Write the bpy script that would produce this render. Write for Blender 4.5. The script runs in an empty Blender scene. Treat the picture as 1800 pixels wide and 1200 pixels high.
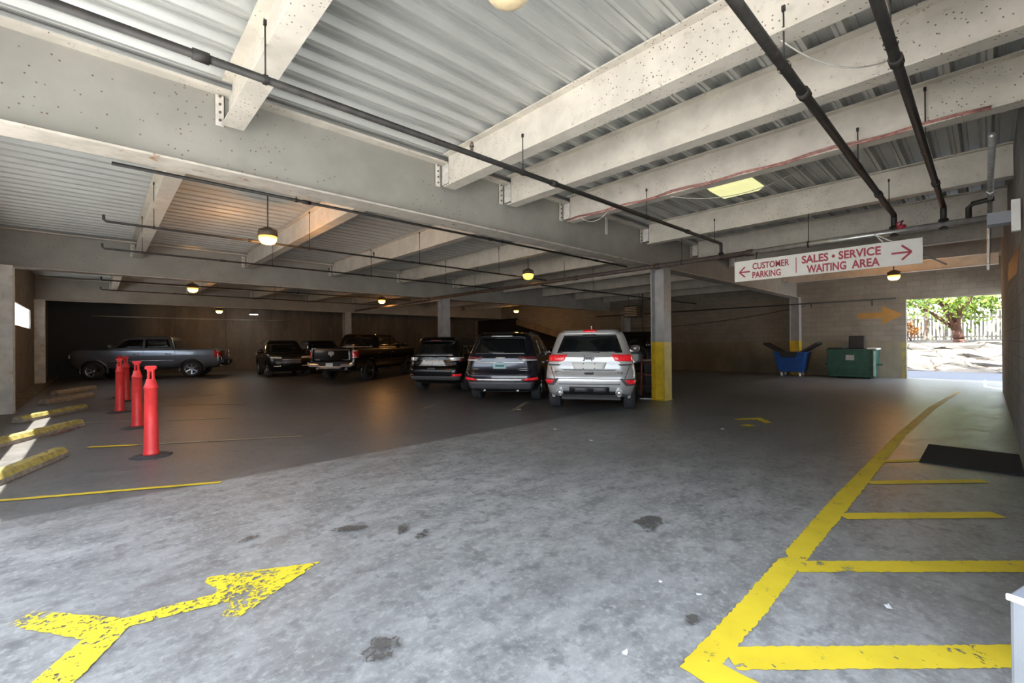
import bpy, bmesh, math, random
from mathutils import Vector, Matrix
R = math.radians
random.seed(7)
SC = bpy.context.scene
COL = SC.collection

# ------------------------------------------------------------------ materials
def newmat(name):
    m = bpy.data.materials.new(name); m.use_nodes = True
    nt = m.node_tree; b = nt.nodes['Principled BSDF']
    return m, nt, b
def nd(nt, t, **kw):
    n = nt.nodes.new(t)
    for k, v in kw.items():
        if k in n.inputs.keys(): n.inputs[k].default_value = v
        else: setattr(n, k, v)
    return n
def rgba(c): return (c[0], c[1], c[2], 1)
def mixc(nt, fac, a, b, mode='MIX'):
    n = nt.nodes.new('ShaderNodeMix'); n.data_type = 'RGBA'; n.blend_type = mode
    for s, v in ((n.inputs[0], fac), (n.inputs[6], a), (n.inputs[7], b)):
        if isinstance(v, (int, float)): s.default_value = v
        elif isinstance(v, tuple): s.default_value = rgba(v)
        else: nt.links.new(v, s)
    return n.outputs[2]
def ramp(nt, src, lo, hi):
    n = nt.nodes.new('ShaderNodeMapRange'); n.inputs[1].default_value = lo; n.inputs[2].default_value = hi
    n.interpolation_type = 'SMOOTHSTEP'
    nt.links.new(src, n.inputs[0]); return n.outputs[0]
def math_(nt, op, a, b=None, c=None):
    n = nt.nodes.new('ShaderNodeMath'); n.operation = op
    for i, v in enumerate((a, b, c)):
        if v is None: continue
        if isinstance(v, (int, float)): n.inputs[i].default_value = v
        else: nt.links.new(v, n.inputs[i])
    return n.outputs[0]
def pos(nt): return nt.nodes.new('ShaderNodeNewGeometry').outputs['Position']
def noise(nt, vec, scale, detail=4, rough=.6, stretch=None):
    if stretch:
        mp = nt.nodes.new('ShaderNodeMapping'); mp.inputs['Scale'].default_value = stretch
        nt.links.new(vec, mp.inputs[0]); vec = mp.outputs[0]
    n = nd(nt, 'ShaderNodeTexNoise', Scale=scale, Detail=detail, Roughness=rough)
    nt.links.new(vec, n.inputs['Vector']); return n.outputs['Fac']
def bump(nt, b, h, strength, dist=.01):
    n = nd(nt, 'ShaderNodeBump', Strength=strength, Distance=dist)
    nt.links.new(h, n.inputs['Height']); nt.links.new(n.outputs[0], b.inputs['Normal'])
def pmat(name, col, rough=.55, metal=0., var=.18, scale=6., spots=None, specks=None, bmp=0., coat=0., spec=None, stretch=None):
    m, nt, b = newmat(name)
    p = pos(nt); f = noise(nt, p, scale, stretch=stretch)
    dark = tuple(max(0, c * (1 - var)) for c in col); lite = tuple(min(1, c * (1 + var)) for c in col)
    c = mixc(nt, ramp(nt, f, .3, .7), dark, lite)
    if spots:
        for (sc, ssc, lo, hi) in spots:
            c = mixc(nt, ramp(nt, noise(nt, p, ssc, 5, .7), lo, hi), c, sc)
    if specks:
        v = nd(nt, 'ShaderNodeTexVoronoi', Scale=specks[0]); nt.links.new(p, v.inputs['Vector'])
        k = math_(nt, 'SUBTRACT', 1., ramp(nt, v.outputs['Distance'], specks[1]*.6, specks[1]))
        k = math_(nt, 'MULTIPLY', k, ramp(nt, noise(nt, p, .9, 2), specks[2], specks[2]+.1))
        c = mixc(nt, k, c, (.13,.09,.06))
    nt.links.new(c, b.inputs['Base Color'])
    b.inputs['Roughness'].default_value = rough; b.inputs['Metallic'].default_value = metal
    if coat: b.inputs['Coat Weight'].default_value = coat; b.inputs['Coat Roughness'].default_value = .05
    if spec is not None: b.inputs['Specular IOR Level'].default_value = spec
    if bmp: bump(nt, b, f, bmp)
    return m
def emat(name, col, strength, base=None):
    m, nt, b = newmat(name)
    p = pos(nt); f = noise(nt, p, 9)
    c = mixc(nt, ramp(nt, f, .2, .8), tuple(x * .92 for x in col), col)
    nt.links.new(c, b.inputs['Emission Color']); b.inputs['Emission Strength'].default_value = strength
    b.inputs['Base Color'].default_value = rgba(base or col)
    return m
def gmat(name, c0, c1, s0, s1):
    # lamp lens: hot at the bottom of the bowl, deeper amber toward the rim
    m, nt, b = newmat(name); tc = nt.nodes.new('ShaderNodeTexCoord'); sx = nt.nodes.new('ShaderNodeSeparateXYZ')
    nt.links.new(tc.outputs['Object'], sx.inputs[0])
    k = ramp(nt, sx.outputs[2], -.13, -.005)
    c = mixc(nt, k, tuple(x*s0 for x in c0), tuple(x*s1 for x in c1))
    nt.links.new(c, b.inputs['Emission Color']); b.inputs['Emission Strength'].default_value = 1.
    b.inputs['Base Color'].default_value = (.6,.3,.1,1); return m
M = {}
# ------------------------------------------------------------------ mesh builder
class MB:
    def __init__(s): s.v = []; s.f = []; s.m = []; s.mi = 0; s.sm = []
    def add(s, vs, fs, smooth=False):
        o = len(s.v); s.v += [tuple(v) for v in vs]
        for f in fs: s.f.append([o + i for i in f]); s.m.append(s.mi); s.sm.append(smooth)
        return s
    def box(s, lo, hi, mat=None):
        x0, y0, z0 = lo; x1, y1, z1 = hi
        vs = [(x0,y0,z0),(x1,y0,z0),(x1,y1,z0),(x0,y1,z0),(x0,y0,z1),(x1,y0,z1),(x1,y1,z1),(x0,y1,z1)]
        if mat: vs = [mat @ Vector(v) for v in vs]
        return s.add(vs, [(0,3,2,1),(4,5,6,7),(0,1,5,4),(1,2,6,5),(2,3,7,6),(3,0,4,7)])
    def cyl(s, p0, p1, r0, r1=None, n=12, caps=True):
        p0, p1 = Vector(p0), Vector(p1); r1 = r0 if r1 is None else r1
        d = (p1 - p0).normalized(); a = Vector((0,0,1)) if abs(d.z) < .9 else Vector((1,0,0))
        u = d.cross(a).normalized(); w = d.cross(u)
        vs = []
        for k in range(n):
            t = 2 * math.pi * k / n; e = u * math.cos(t) + w * math.sin(t)
            vs += [p0 + e * r0, p1 + e * r1]
        fs = [(2*k, 2*((k+1) % n), 2*((k+1) % n)+1, 2*k+1) for k in range(n)]
        s.add(vs, fs, True)
        if caps:
            o = len(s.v) - 2*n
            for f in ([o+2*k for k in range(n)][::-1], [o+2*k+1 for k in range(n)]):
                s.f.append(f); s.m.append(s.mi); s.sm.append(False)
        return s
    def tube(s, pts, r, n=8):
        pts = [Vector(p) for p in pts]
        rings = []
        for i, p in enumerate(pts):
            d = (pts[min(i+1, len(pts)-1)] - pts[max(i-1, 0)]).normalized()
            a = Vector((0,0,1)) if abs(d.z) < .9 else Vector((1,0,0))
            u = d.cross(a).normalized(); w = d.cross(u)
            rings.append([p + (u * math.cos(2*math.pi*k/n) + w * math.sin(2*math.pi*k/n)) * r for k in range(n)])
        vs = [v for rg in rings for v in rg]; fs = []
        for i in range(len(rings)-1):
            for k in range(n):
                fs.append((i*n+k, i*n+(k+1) % n, (i+1)*n+(k+1) % n, (i+1)*n+k))
        fs.append(list(range(n))[::-1]); fs.append([(len(rings)-1)*n+k for k in range(n)])
        return s.add(vs, fs, True)
    def lathe(s, prof, n=24, mat=None, smooth=True):
        vs = []; fs = []
        for (r, z) in prof:
            for k in range(n):
                t = 2*math.pi*k/n; vs.append(Vector((r*math.cos(t), r*math.sin(t), z)))
        for i in range(len(prof)-1):
            for k in range(n):
                fs.append((i*n+k, i*n+(k+1) % n, (i+1)*n+(k+1) % n, (i+1)*n+k))
        if mat: vs = [mat @ v for v in vs]
        s.add(vs, fs, smooth)
        return s
    def prism(s, poly, a, b):
        """poly: list of 3-D points at offset a; b: extrusion vector"""
        n = len(poly); b = Vector(b); P = [Vector(p) + Vector(a) for p in poly]
        vs = P + [p + b for p in P]
        fs = [list(range(n))[::-1], [n+i for i in range(n)]] + [(i, (i+1) % n, n+(i+1) % n, n+i) for i in range(n)]
        return s.add(vs, fs)
    def mesh(s, name, mats):
        me = bpy.data.meshes.new(name)
        me.from_pydata([tuple(v) for v in s.v], [], s.f)
        for m in (mats if isinstance(mats, (list, tuple)) else [mats]): me.materials.append(m)
        for p, mi, sm in zip(me.polygons, s.m, s.sm): p.material_index = mi; p.use_smooth = sm
        bm = bmesh.new(); bm.from_mesh(me); bmesh.ops.recalc_face_normals(bm, faces=bm.faces); bm.to_mesh(me); bm.free()
        return me
    def obj(s, name, mats, parent=None, bevel=0):
        o = bpy.data.objects.new(name, s.mesh(name, mats)); COL.objects.link(o)
        if parent: o.parent = parent
        if bevel:
            md = o.modifiers.new('b', 'BEVEL'); md.width = bevel; md.segments = 2; md.limit_method = 'ANGLE'
        return o
def tag(o, label, cat, group=None, kind=None):
    o['label'] = label; o['category'] = cat
    if group: o['group'] = group
    if kind: o['kind'] = kind
    return o
def thing(name, label, cat, loc=(0,0,0), rz=0, group=None):
    o = bpy.data.objects.new(name, None); COL.objects.link(o); o.empty_display_size = .1
    o.location = loc; o.rotation_euler = (0, 0, R(rz)); return tag(o, label, cat, group)
def struct(o):
    o['kind'] = 'structure'; return o
def copy_tree(o, parent=None):
    c = o.copy(); COL.objects.link(c); c.parent = parent
    for ch in o.children: copy_tree(ch, c)
    return c
def ibeam(mb, p0, p1, depth, fw, tf, tw, up=(0,0,1), align='top'):
    """I section swept from p0 to p1; p is the centre of the top (align top) or of the section"""
    p0, p1, up = Vector(p0), Vector(p1), Vector(up)
    d = (p1-p0).normalized(); s_ = d.cross(up).normalized()
    h = fw/2; t = tw/2; o = 0 if align == 'top' else depth/2
    prof = [(-h,0),(h,0),(h,-tf),(t,-tf),(t,-depth+tf),(h,-depth+tf),(h,-depth),(-h,-depth),(-h,-depth+tf),(-t,-depth+tf),(-t,-tf),(-h,-tf)]
    mb.prism([p0 + s_*a + up*(b+o) for a, b in prof], (0,0,0), p1-p0)
def text_mesh(name, body, size, mat, parent, loc, rot, align='LEFT', bold=.0, extrude=.002, sx=1.0):
    cu = bpy.data.curves.new(name, 'FONT'); cu.body = body; cu.size = size; cu.extrude = extrude; cu.offset = bold
    cu.align_x = align; cu.resolution_u = 3
    t = bpy.data.objects.new(name, cu); COL.objects.link(t)
    dg = bpy.context.evaluated_depsgraph_get()
    me = bpy.data.meshes.new_from_object(t.evaluated_get(dg))
    bpy.data.objects.remove(t); bpy.data.curves.remove(cu)
    me.materials.clear(); me.materials.append(mat)
    me.transform(Matrix.Diagonal((sx, 1, 1, 1)))
    o = bpy.data.objects.new(name, me); COL.objects.link(o); o.parent = parent
    o.matrix_local = Matrix.Translation(loc) @ rot
    return o
def boolean_cut(o, cutter_mb, name='cut'):
    c = cutter_mb.obj(name, o.data.materials[0])
    md = o.modifiers.new('x', 'BOOLEAN'); md.operation = 'DIFFERENCE'; md.object = c; md.solver = 'EXACT'
    bpy.context.view_layer.update()
    dg = bpy.context.evaluated_depsgraph_get()
    me = bpy.data.meshes.new_from_object(o.evaluated_get(dg))
    o.modifiers.clear(); o.data = me
    bpy.data.objects.remove(c)
# ------------------------------------------------------------------ material list
M['joist'] = pmat('joist_paint', (.62,.575,.50), .55, var=.10, scale=3, spots=[((.25,.15,.09),38,.72,.78),((.42,.36,.29),7,.58,.75)], specks=(24,.20,.48), bmp=.08)
M['girder'] = pmat('girder_paint', (.31,.30,.27), .5, var=.10, scale=1.5, spots=[((.22,.17,.12),22,.73,.77)], specks=(15,.15,.44))
M['rustflange'] = pmat('rust_flange', (.50,.46,.40), .6, var=.16, scale=5, spots=[((.30,.15,.07),6,.60,.70)])
M['column'] = pmat('column_paint', (.40,.40,.41), .45, var=.12, scale=4)
M['yellow_steel'] = pmat('yellow_steel', (.80,.58,.05), .42, var=.12, scale=5, spots=[((.25,.18,.05),16,.70,.76)])
M['black_iron'] = pmat('black_iron', (.022,.020,.018), .6, .0, var=.4, scale=12, spots=[((.14,.07,.04),14,.62,.75)])
M['galv'] = pmat('galvanised_pipe', (.55,.55,.54), .35, .7, var=.15, scale=9)
M['brown_pipe'] = pmat('brown_pipe', (.075,.055,.048), .6, .0, var=.3, scale=9)
M['bolt'] = pmat('clip_angle', (.66,.63,.58), .5, var=.15, scale=14)
M['bolt_dark'] = pmat('bolt_head', (.16,.12,.10), .6, .4)
M['sign_white'] = pmat('sign_white', (.88,.87,.84), .4, var=.03)
M['sign_red'] = pmat('sign_red', (.42,.03,.06), .4, var=.1)
M['red_plastic'] = pmat('red_plastic', (.90,.055,.055), .38, var=.08, scale=8)
M['rubber'] = pmat('rubber', (.055,.056,.06), .75, var=.3, scale=20)
M['tire'] = pmat('tire_rubber', (.022,.022,.024), .7, var=.3, scale=30)
M['tread'] = pmat('tire_tread', (.05,.05,.055), .8, var=.3, scale=40)
M['mat_black'] = pmat('door_mat', (.014,.018,.022), .9, var=.5, scale=90, bmp=.4)
M['chrome'] = pmat('chrome', (.92,.92,.93), .22, .75, var=.03)
M['alloy'] = pmat('alloy', (.55,.55,.56), .28, 1., var=.06)
M['dark_alloy'] = pmat('dark_alloy', (.08,.08,.085), .3, .8, var=.1)
M['glass_dark'] = pmat('tinted_glass', (.006,.008,.010), .05, 0, var=.1, coat=.6)
M['black_trim'] = pmat('black_trim', (.02,.02,.022), .5, var=.2)
M['grey_trim'] = pmat('grey_trim', (.10,.10,.11), .45, var=.1)
M['silver_paint'] = pmat('silver_paint', (.56,.555,.56), .28, .35, var=.03, coat=.7)
M['grey_paint'] = pmat('grey_paint', (.20,.215,.24), .25, .6, var=.03, coat=.8)
M['black_paint'] = pmat('black_paint', (.003,.0035,.004), .22, .0, var=.1, coat=.35, spec=.35)
M['navy_paint'] = pmat('navy_paint', (.016,.018,.030), .18, .3, var=.1, coat=.8)
M['maroon_paint'] = pmat('dark_paint', (.006,.0065,.0065), .32, .0, var=.1, coat=.3, spec=.35)
M['tail_red'] = pmat('tail_red', (.62,.012,.02), .15, var=.15, scale=30, coat=.8)
M['tail_bright'] = pmat('tail_bright', (.80,.02,.03), .2, var=.45, scale=26, coat=.6)
_b = M['tail_bright'].node_tree.nodes['Principled BSDF']; _b.inputs['Emission Color'].default_value = (.9,.02,.03,1); _b.inputs['Emission Strength'].default_value = .12
M['tail_dull'] = pmat('tail_dull', (.16,.03,.04), .12, var=.2, coat=.8)
M['lens_white'] = pmat('lens_white', (.80,.80,.82), .1, .3, var=.06, scale=40, coat=.8)
M['plate'] = pmat('licence_plate', (.82,.84,.86), .4, var=.04)
M['plate_cyan'] = pmat('plate_cyan', (.55,.80,.82), .4, var=.06, scale=25)
M['plate_ink'] = pmat('plate_ink', (.10,.22,.26), .5)
M['badge_dark'] = pmat('badge_dark', (.03,.03,.035), .3, .5)
M['blue_plastic'] = pmat('hopper_blue', (.015,.085,.34), .45, var=.15, scale=8)
M['black_plastic'] = pmat('black_plastic', (.018,.018,.022), .5, var=.2)
M['green_steel'] = pmat('dumpster_green', (.012,.075,.05), .45, var=.25, scale=6, spots=[((.03,.05,.04),9,.62,.75)])
M['concrete_block'] = pmat('stop_concrete', (.34,.31,.26), .8, var=.25, scale=14, bmp=.3)
M['stop_yellow'] = pmat('stop_yellow', (.46,.40,.12), .7, var=.3, scale=12, spots=[((.30,.27,.22),10,.56,.7)], bmp=.2)
M['white_metal'] = pmat('white_metal', (.8,.8,.78), .4, var=.05)
M['grey_metal'] = pmat('grey_metal', (.24,.26,.29), .45, .1, var=.06)
M['wire_red'] = pmat('wire_red', (.42,.20,.17), .6, var=.3, scale=20)
M['wire_white'] = pmat('wire_white', (.62,.60,.56), .6)
M['paper'] = pmat('paper', (.78,.78,.76), .8, var=.1)
M['stain'] = pmat('stain', (.14,.13,.115), .6, var=.4, scale=20)
M['leaf'] = pmat('leaf', (.20,.31,.03), .55, var=.45, scale=3)
M['leaf2'] = pmat('leaf_dark', (.09,.20,.05), .55, var=.45, scale=3)
M['leaf3'] = pmat('leaf_orange', (.50,.24,.08), .55, var=.3, scale=3)
M['bark'] = pmat('bark', (.17,.085,.06), .85, var=.35, scale=14, bmp=.4)
M['fence'] = pmat('fence_wood', (.34,.33,.30), .8, var=.2, scale=9)
M['hps'] = gmat('hps_lens', (1,.62,.22), (1,.33,.03), 3.2, 1.3)
M['hps_dim'] = emat('hps_lens_amber', (1., .52, .06), 2.2)
M['hps_far'] = gmat('hps_lens_pale', (1,.80,.40), (1,.50,.08), 2.4, 1.0)
M['lamp_off'] = pmat('lamp_globe', (.72,.58,.36), .3, var=.12, scale=10)
M['fluor'] = emat('fluor_lens', (1., .98, .46), .42, (.35,.35,.2))
M['led'] = emat('led_white', (.85,.95,1.), 25)
M['lamp_body'] = pmat('lamp_body', (.09,.07,.05), .5, .2)
M['dry_leaf'] = pmat('dry_leaf', (.20,.10,.07), .8, var=.4, scale=30)
M['pale_plastic'] = pmat('pale_plastic', (.42,.40,.34), .6)
# ------------------------------------------------------------------ setting materials
def floor_mat():
    m, nt, b = newmat('garage_concrete'); p = pos(nt)
    sx = nt.nodes.new('ShaderNodeSeparateXYZ'); nt.links.new(p, sx.inputs[0])
    X, Y = sx.outputs[0], sx.outputs[1]
    big = noise(nt, p, .45, 5, .6); mid = noise(nt, p, 2.2, 8, .7, (1,1.6,1)); fine = noise(nt, p, 22, 6, .75); mot = noise(nt, p, 7.5, 6, .7)
    c = mixc(nt, ramp(nt, mid, .3, .72), (.205,.206,.196), (.41,.412,.392))
    c = mixc(nt, math_(nt, 'MULTIPLY', ramp(nt, fine, .47, .66), .6), c, (.50,.505,.49))
    c = mixc(nt, math_(nt, 'MULTIPLY', ramp(nt, mot, .50, .66), .6), c, (.125,.128,.125))
    c = mixc(nt, math_(nt, 'MULTIPLY', ramp(nt, big, .45, .7), .45), c, (.15,.15,.15))
    vo = nd(nt, 'ShaderNodeTexVoronoi', Scale=9., feature='DISTANCE_TO_EDGE')
    mp = nt.nodes.new('ShaderNodeMixRGB'); mp.inputs[0].default_value = .12; nt.links.new(p, mp.inputs[1])
    nn = nd(nt, 'ShaderNodeTexNoise', Scale=3.); nt.links.new(p, nn.inputs['Vector']); nt.links.new(nn.outputs['Color'], mp.inputs[2]); nt.links.new(mp.outputs[0], vo.inputs['Vector'])
    cr = math_(nt, 'MULTIPLY', math_(nt, 'SUBTRACT', 1., ramp(nt, vo.outputs['Distance'], 0., .03)), math_(nt, 'MULTIPLY', ramp(nt, mid, .45, .6), .22))
    c = mixc(nt, cr, c, (.5,.5,.49))
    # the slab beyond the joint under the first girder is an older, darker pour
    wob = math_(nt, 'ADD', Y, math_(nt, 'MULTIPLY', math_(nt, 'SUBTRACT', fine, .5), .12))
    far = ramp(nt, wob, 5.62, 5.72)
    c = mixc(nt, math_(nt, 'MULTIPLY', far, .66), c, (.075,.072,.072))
    # drive lane turns darker further in
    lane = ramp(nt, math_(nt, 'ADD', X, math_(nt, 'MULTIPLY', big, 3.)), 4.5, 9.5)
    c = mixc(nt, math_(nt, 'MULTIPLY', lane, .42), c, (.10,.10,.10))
    # control joints
    for ax, v in ((X, 4.9), (X, 12.0), (Y, 5.67)):
        j = math_(nt, 'SUBTRACT', 1., ramp(nt, math_(nt, 'ABSOLUTE', math_(nt, 'SUBTRACT', ax, v)), .004, .012))
        c = mixc(nt, math_(nt, 'MULTIPLY', j, .5), c, (.35,.34,.32))
    nt.links.new(c, b.inputs['Base Color'])
    r = math_(nt, 'ADD', math_(nt, 'MULTIPLY', mid, .35), math_(nt, 'SUBTRACT', math_(nt, 'SUBTRACT', .34, math_(nt, 'MULTIPLY', lane, .13)), math_(nt, 'MULTIPLY', far, .06)))
    nt.links.new(r, b.inputs['Roughness'])
    bump(nt, b, fine, .12, .004)
    return m
def block_mat(name, axis, c1, c2, mortar, low=None, lowz=1.9, bw=.41, bh=.203, dark=None):
    m, nt, b = newmat(name); p = pos(nt)
    sx = nt.nodes.new('ShaderNodeSeparateXYZ'); nt.links.new(p, sx.inputs[0])
    cb = nt.nodes.new('ShaderNodeCombineXYZ'); nt.links.new(sx.outputs[axis], cb.inputs[0]); nt.links.new(sx.outputs[2], cb.inputs[1])
    br = nd(nt, 'ShaderNodeTexBrick'); br.inputs['Scale'].default_value = 1.
    br.inputs['Brick Width'].default_value = bw; br.inputs['Row Height'].default_value = bh; br.inputs['Mortar Size'].default_value = .006
    br.inputs['Color1'].default_value = rgba(c1); br.inputs['Color2'].default_value = rgba(c2); br.inputs['Mortar'].default_value = rgba(mortar)
    nt.links.new(cb.outputs[0], br.inputs['Vector'])
    c = br.outputs['Color']
    if low:
        n2 = noise(nt, p, 1.3, 5, .6, (1,1,.35))
        lc = mixc(nt, ramp(nt, n2, .3, .7), tuple(x*.72 for x in low), low)
        st = ramp(nt, math_(nt, 'ADD', sx.outputs[2], math_(nt, 'MULTIPLY', math_(nt, 'SUBTRACT', n2, .5), .03)), lowz-.01, lowz+.01)
        c = mixc(nt, st, lc, c)
    d = noise(nt, p, .9, 5, .65)
    c = mixc(nt, math_(nt, 'MULTIPLY', ramp(nt, d, .42, .72), .4), c, tuple(x*.5 for x in c1))
    nt.links.new(c, b.inputs['Base Color']); b.inputs['Roughness'].default_value = .8
    if not low: bump(nt, b, br.outputs['Fac'], -.3, .006)
    return m
def panel_mat(name, col):
    m, nt, b = newmat(name); p = pos(nt)
    n1 = noise(nt, p, .8, 5, .65, (1,1,.4)); n2 = noise(nt, p, 4, 5, .6, (1,1,.25))
    c = mixc(nt, ramp(nt, n1, .3, .7), tuple(x*.6 for x in col), col)
    c = mixc(nt, math_(nt, 'MULTIPLY', ramp(nt, n2, .5, .75), .5), c, tuple(x*1.35 for x in col))
    sx = nt.nodes.new('ShaderNodeSeparateXYZ'); nt.links.new(p, sx.inputs[0])
    w = math_(nt, 'ABSOLUTE', math_(nt, 'SUBTRACT', math_(nt, 'MODULO', math_(nt, 'ADD', sx.outputs[0], 20.), 2.44), 1.2))
    c = mixc(nt, math_(nt, 'MULTIPLY', math_(nt, 'SUBTRACT', 1., ramp(nt, w, .01, .03)), .6), c, tuple(x*.3 for x in col))
    c = mixc(nt, ramp(nt, math_(nt, 'ADD', sx.outputs[0], math_(nt, 'MULTIPLY', n1, .8)), 1.1, 3.2), (.055,.068,.082), c)   # shade and haze at the left end, mixed into the wall colour
    nt.links.new(c, b.inputs['Base Color']); b.inputs['Roughness'].default_value = .8
    return m
def deck_mat():
    m, nt, b = newmat('galvanised_deck'); p = pos(nt)
    n1 = noise(nt, p, 5, 6, .7, (.3, 1.6, 1)); n2 = noise(nt, p, 1.1, 4, .6)
    c = mixc(nt, ramp(nt, n1, .3, .7), (.475,.485,.465), (.55,.56,.535))
    c = mixc(nt, math_(nt, 'MULTIPLY', ramp(nt, n2, .5, .7), .25), c, (.40,.41,.395))
    nt.links.new(c, b.inputs['Base Color']); b.inputs['Roughness'].default_value = .42; b.inputs['Metallic'].default_value = .25
    return m
M['floor'] = floor_mat(); M['deck'] = deck_mat()
M['wall_r'] = block_mat('grey_block', 0, (.27,.275,.275), (.33,.33,.325), (.17,.17,.17))
M['wall_b'] = block_mat('tan_block', 1, (.23,.207,.175), (.265,.24,.20), (.16,.147,.125), low=(.27,.24,.175), lowz=1.42)
M['wall_l'] = pmat('grey_concrete', (.20,.185,.17), .8, var=.2, scale=2.5)  # even grey-brown base colour for the left wall and curb
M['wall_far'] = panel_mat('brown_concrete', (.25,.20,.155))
M['void'] = pmat('dark_recess', (.03,.028,.026), .9)
M['cream'] = pmat('cream_render', (.80,.76,.62), .8, var=.05)
M['asphalt'] = pmat('asphalt', (.085,.105,.135), .85, var=.15, scale=8, bmp=.2)
M['ext_conc'] = pmat('driveway_concrete', (.72,.72,.69), .8, var=.12, scale=3)
M['slab'] = pmat('slab_concrete', (.3,.3,.3), .9)

ZB, DK = 3.30, 4.26      # girder underside, deck underside
XL, XB, YR, YF = -1.75, 22.3, -.30, 31.
# floor
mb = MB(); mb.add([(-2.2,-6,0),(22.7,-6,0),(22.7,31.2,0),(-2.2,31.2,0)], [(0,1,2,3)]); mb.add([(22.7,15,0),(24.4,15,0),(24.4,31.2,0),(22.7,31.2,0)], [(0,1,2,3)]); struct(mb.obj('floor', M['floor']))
mb = MB(); mb.add([(22.7,-30,-.004),(30,-30,-.004),(30,50,-.004),(22.7,50,-.004)], [(0,1,2,3)]); struct(mb.obj('ground', M['asphalt']))
mb = MB(); mb.add([(-40,-30,-.02),(-2.2,-30,-.02),(-2.2,40,-.02),(-40,40,-.02)], [(0,1,2,3)])
mb.add([(-2.2,-30,-.02),(24.4,-30,-.02),(24.4,-6,-.02),(-2.2,-6,-.02)], [(0,1,2,3)]); struct(mb.obj('ground', M['ext_conc']))
# corrugated steel deck: trapezoidal flutes running along x
mb = MB(); per = .305; prof = []
y = YR - .3
while y < YF + .2:
    for dy, z in ((0,0),(.03,.07),(.14,.07),(.143,.058),(.155,.058),(.158,.07),(.19,.07),(.22,0),(.258,0),(.262,.012),(.27,.012),(.274,0)): prof.append((y+dy, DK+z))
    y += per
for i in range(len(prof)-1):
    (y0,z0),(y1,z1) = prof[i], prof[i+1]
    mb.add([(-2.0,y0,z0),(22.6,y0,z0),(22.6,y1,z1),(-2.0,y1,z1)], [(0,1,2,3)])
struct(mb.obj('ceiling', M['deck']))
mb = MB(); mb.box((-2.0,-.6,DK+.09), (22.6,31.4,DK+.4)); struct(mb.obj('ceiling', M['slab']))
# left wall with high slot openings
mb = MB(); W = -.05
mb.box((XL+W,5.3,0), (XL,YF+.2,2.14)); mb.box((XL+W,5.3,2.80), (XL,YF+.2,4.3))
for a, b_ in ((5.3,5.36),(13.1,18.3),(23.4,YF+.2)): mb.box((XL+W,a,2.14), (XL,b_,2.80))
struct(mb.obj('wall_left', M['wall_l']))
# entrance header
mb = MB(); mb.box((XL+W,YR-.3,3.1), (XL,5.3,4.3)); struct(mb.obj('wall_front', M['girder']))
# right wall (block), starts beyond the entrance bay
mb = MB(); mb.box((2.9,YR-.25,0), (18.4,YR,4.3)); mb.box((18.4,YR-.6,3.0),(XB,YR-.35,4.3)); struct(mb.obj('wall_right', M['wall_r']))
mb = MB(); mb.box((-2.0,YR-.3,3.3), (2.9,YR,4.3)); struct(mb.obj('wall_right', M['girder']))
# back wall: block wall with drive-out opening and a recess under the ramp
mb = MB(); T = .3
def wpoly(pts): mb.prism([(XB, y, z) for y, z in pts], (0,0,0), (T,0,0))
wpoly([(-1.2,2.98),(2.06,2.98),(2.06,4.4),(-1.2,4.4)])
wpoly([(2.06,0),(16.6,0),(16.6,1.55),(17.4,1.75),(23.2,3.2),(23.2,4.4),(2.06,4.4)])
wpoly([(23.2,3.3),(28.2,3.3),(28.2,4.4),(23.2,4.4)])
wpoly([(28.2,0),(YF+.2,0),(YF+.2,4.4),(28.2,4.4)])
struct(mb.obj('wall_back', M['wall_b']))
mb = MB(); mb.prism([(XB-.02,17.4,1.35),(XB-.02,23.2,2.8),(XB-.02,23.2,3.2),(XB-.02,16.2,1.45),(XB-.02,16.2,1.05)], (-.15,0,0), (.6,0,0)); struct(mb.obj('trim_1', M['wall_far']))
mb = MB(); mb.box((24.2,16.,0), (24.4,28.6,4.4)); mb.box((XB+T,16.2,0),(24.3,16.4,4.4)); mb.box((XB+T,28.2,0),(24.3,28.4,4.4)); mb.box((XB+.05,16.2,4.4),(24.4,28.6,4.6)); struct(mb.obj('wall_recess', M['void']))
# far wall
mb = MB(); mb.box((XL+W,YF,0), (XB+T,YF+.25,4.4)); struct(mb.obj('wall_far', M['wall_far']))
# storeys above (cast the building's shadow on the lane behind)
mb = MB(); mb.box((21.9,-14,4.7), (22.6,31.4,15)); struct(mb.obj('wall_upper', M['wall_b']))
# exterior neighbour seen through the slots
mb = MB(); mb.box((-13.3,12,-.1), (-13,60,4.2)); struct(mb.obj('wall_outside', M['cream']))
mb = MB(); mb.box((-3.1,15.6,4.3), (XL+W,26,4.42)); struct(mb.obj('added_eave', M['slab']))  # unseen eave, added to keep the sun out of the second slot
# curb along the left wall
mb = MB(); mb.box((XL,15.6,0), (XL+.35,YF,.10)); struct(mb.obj('trim_2', M['wall_l']))

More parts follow.
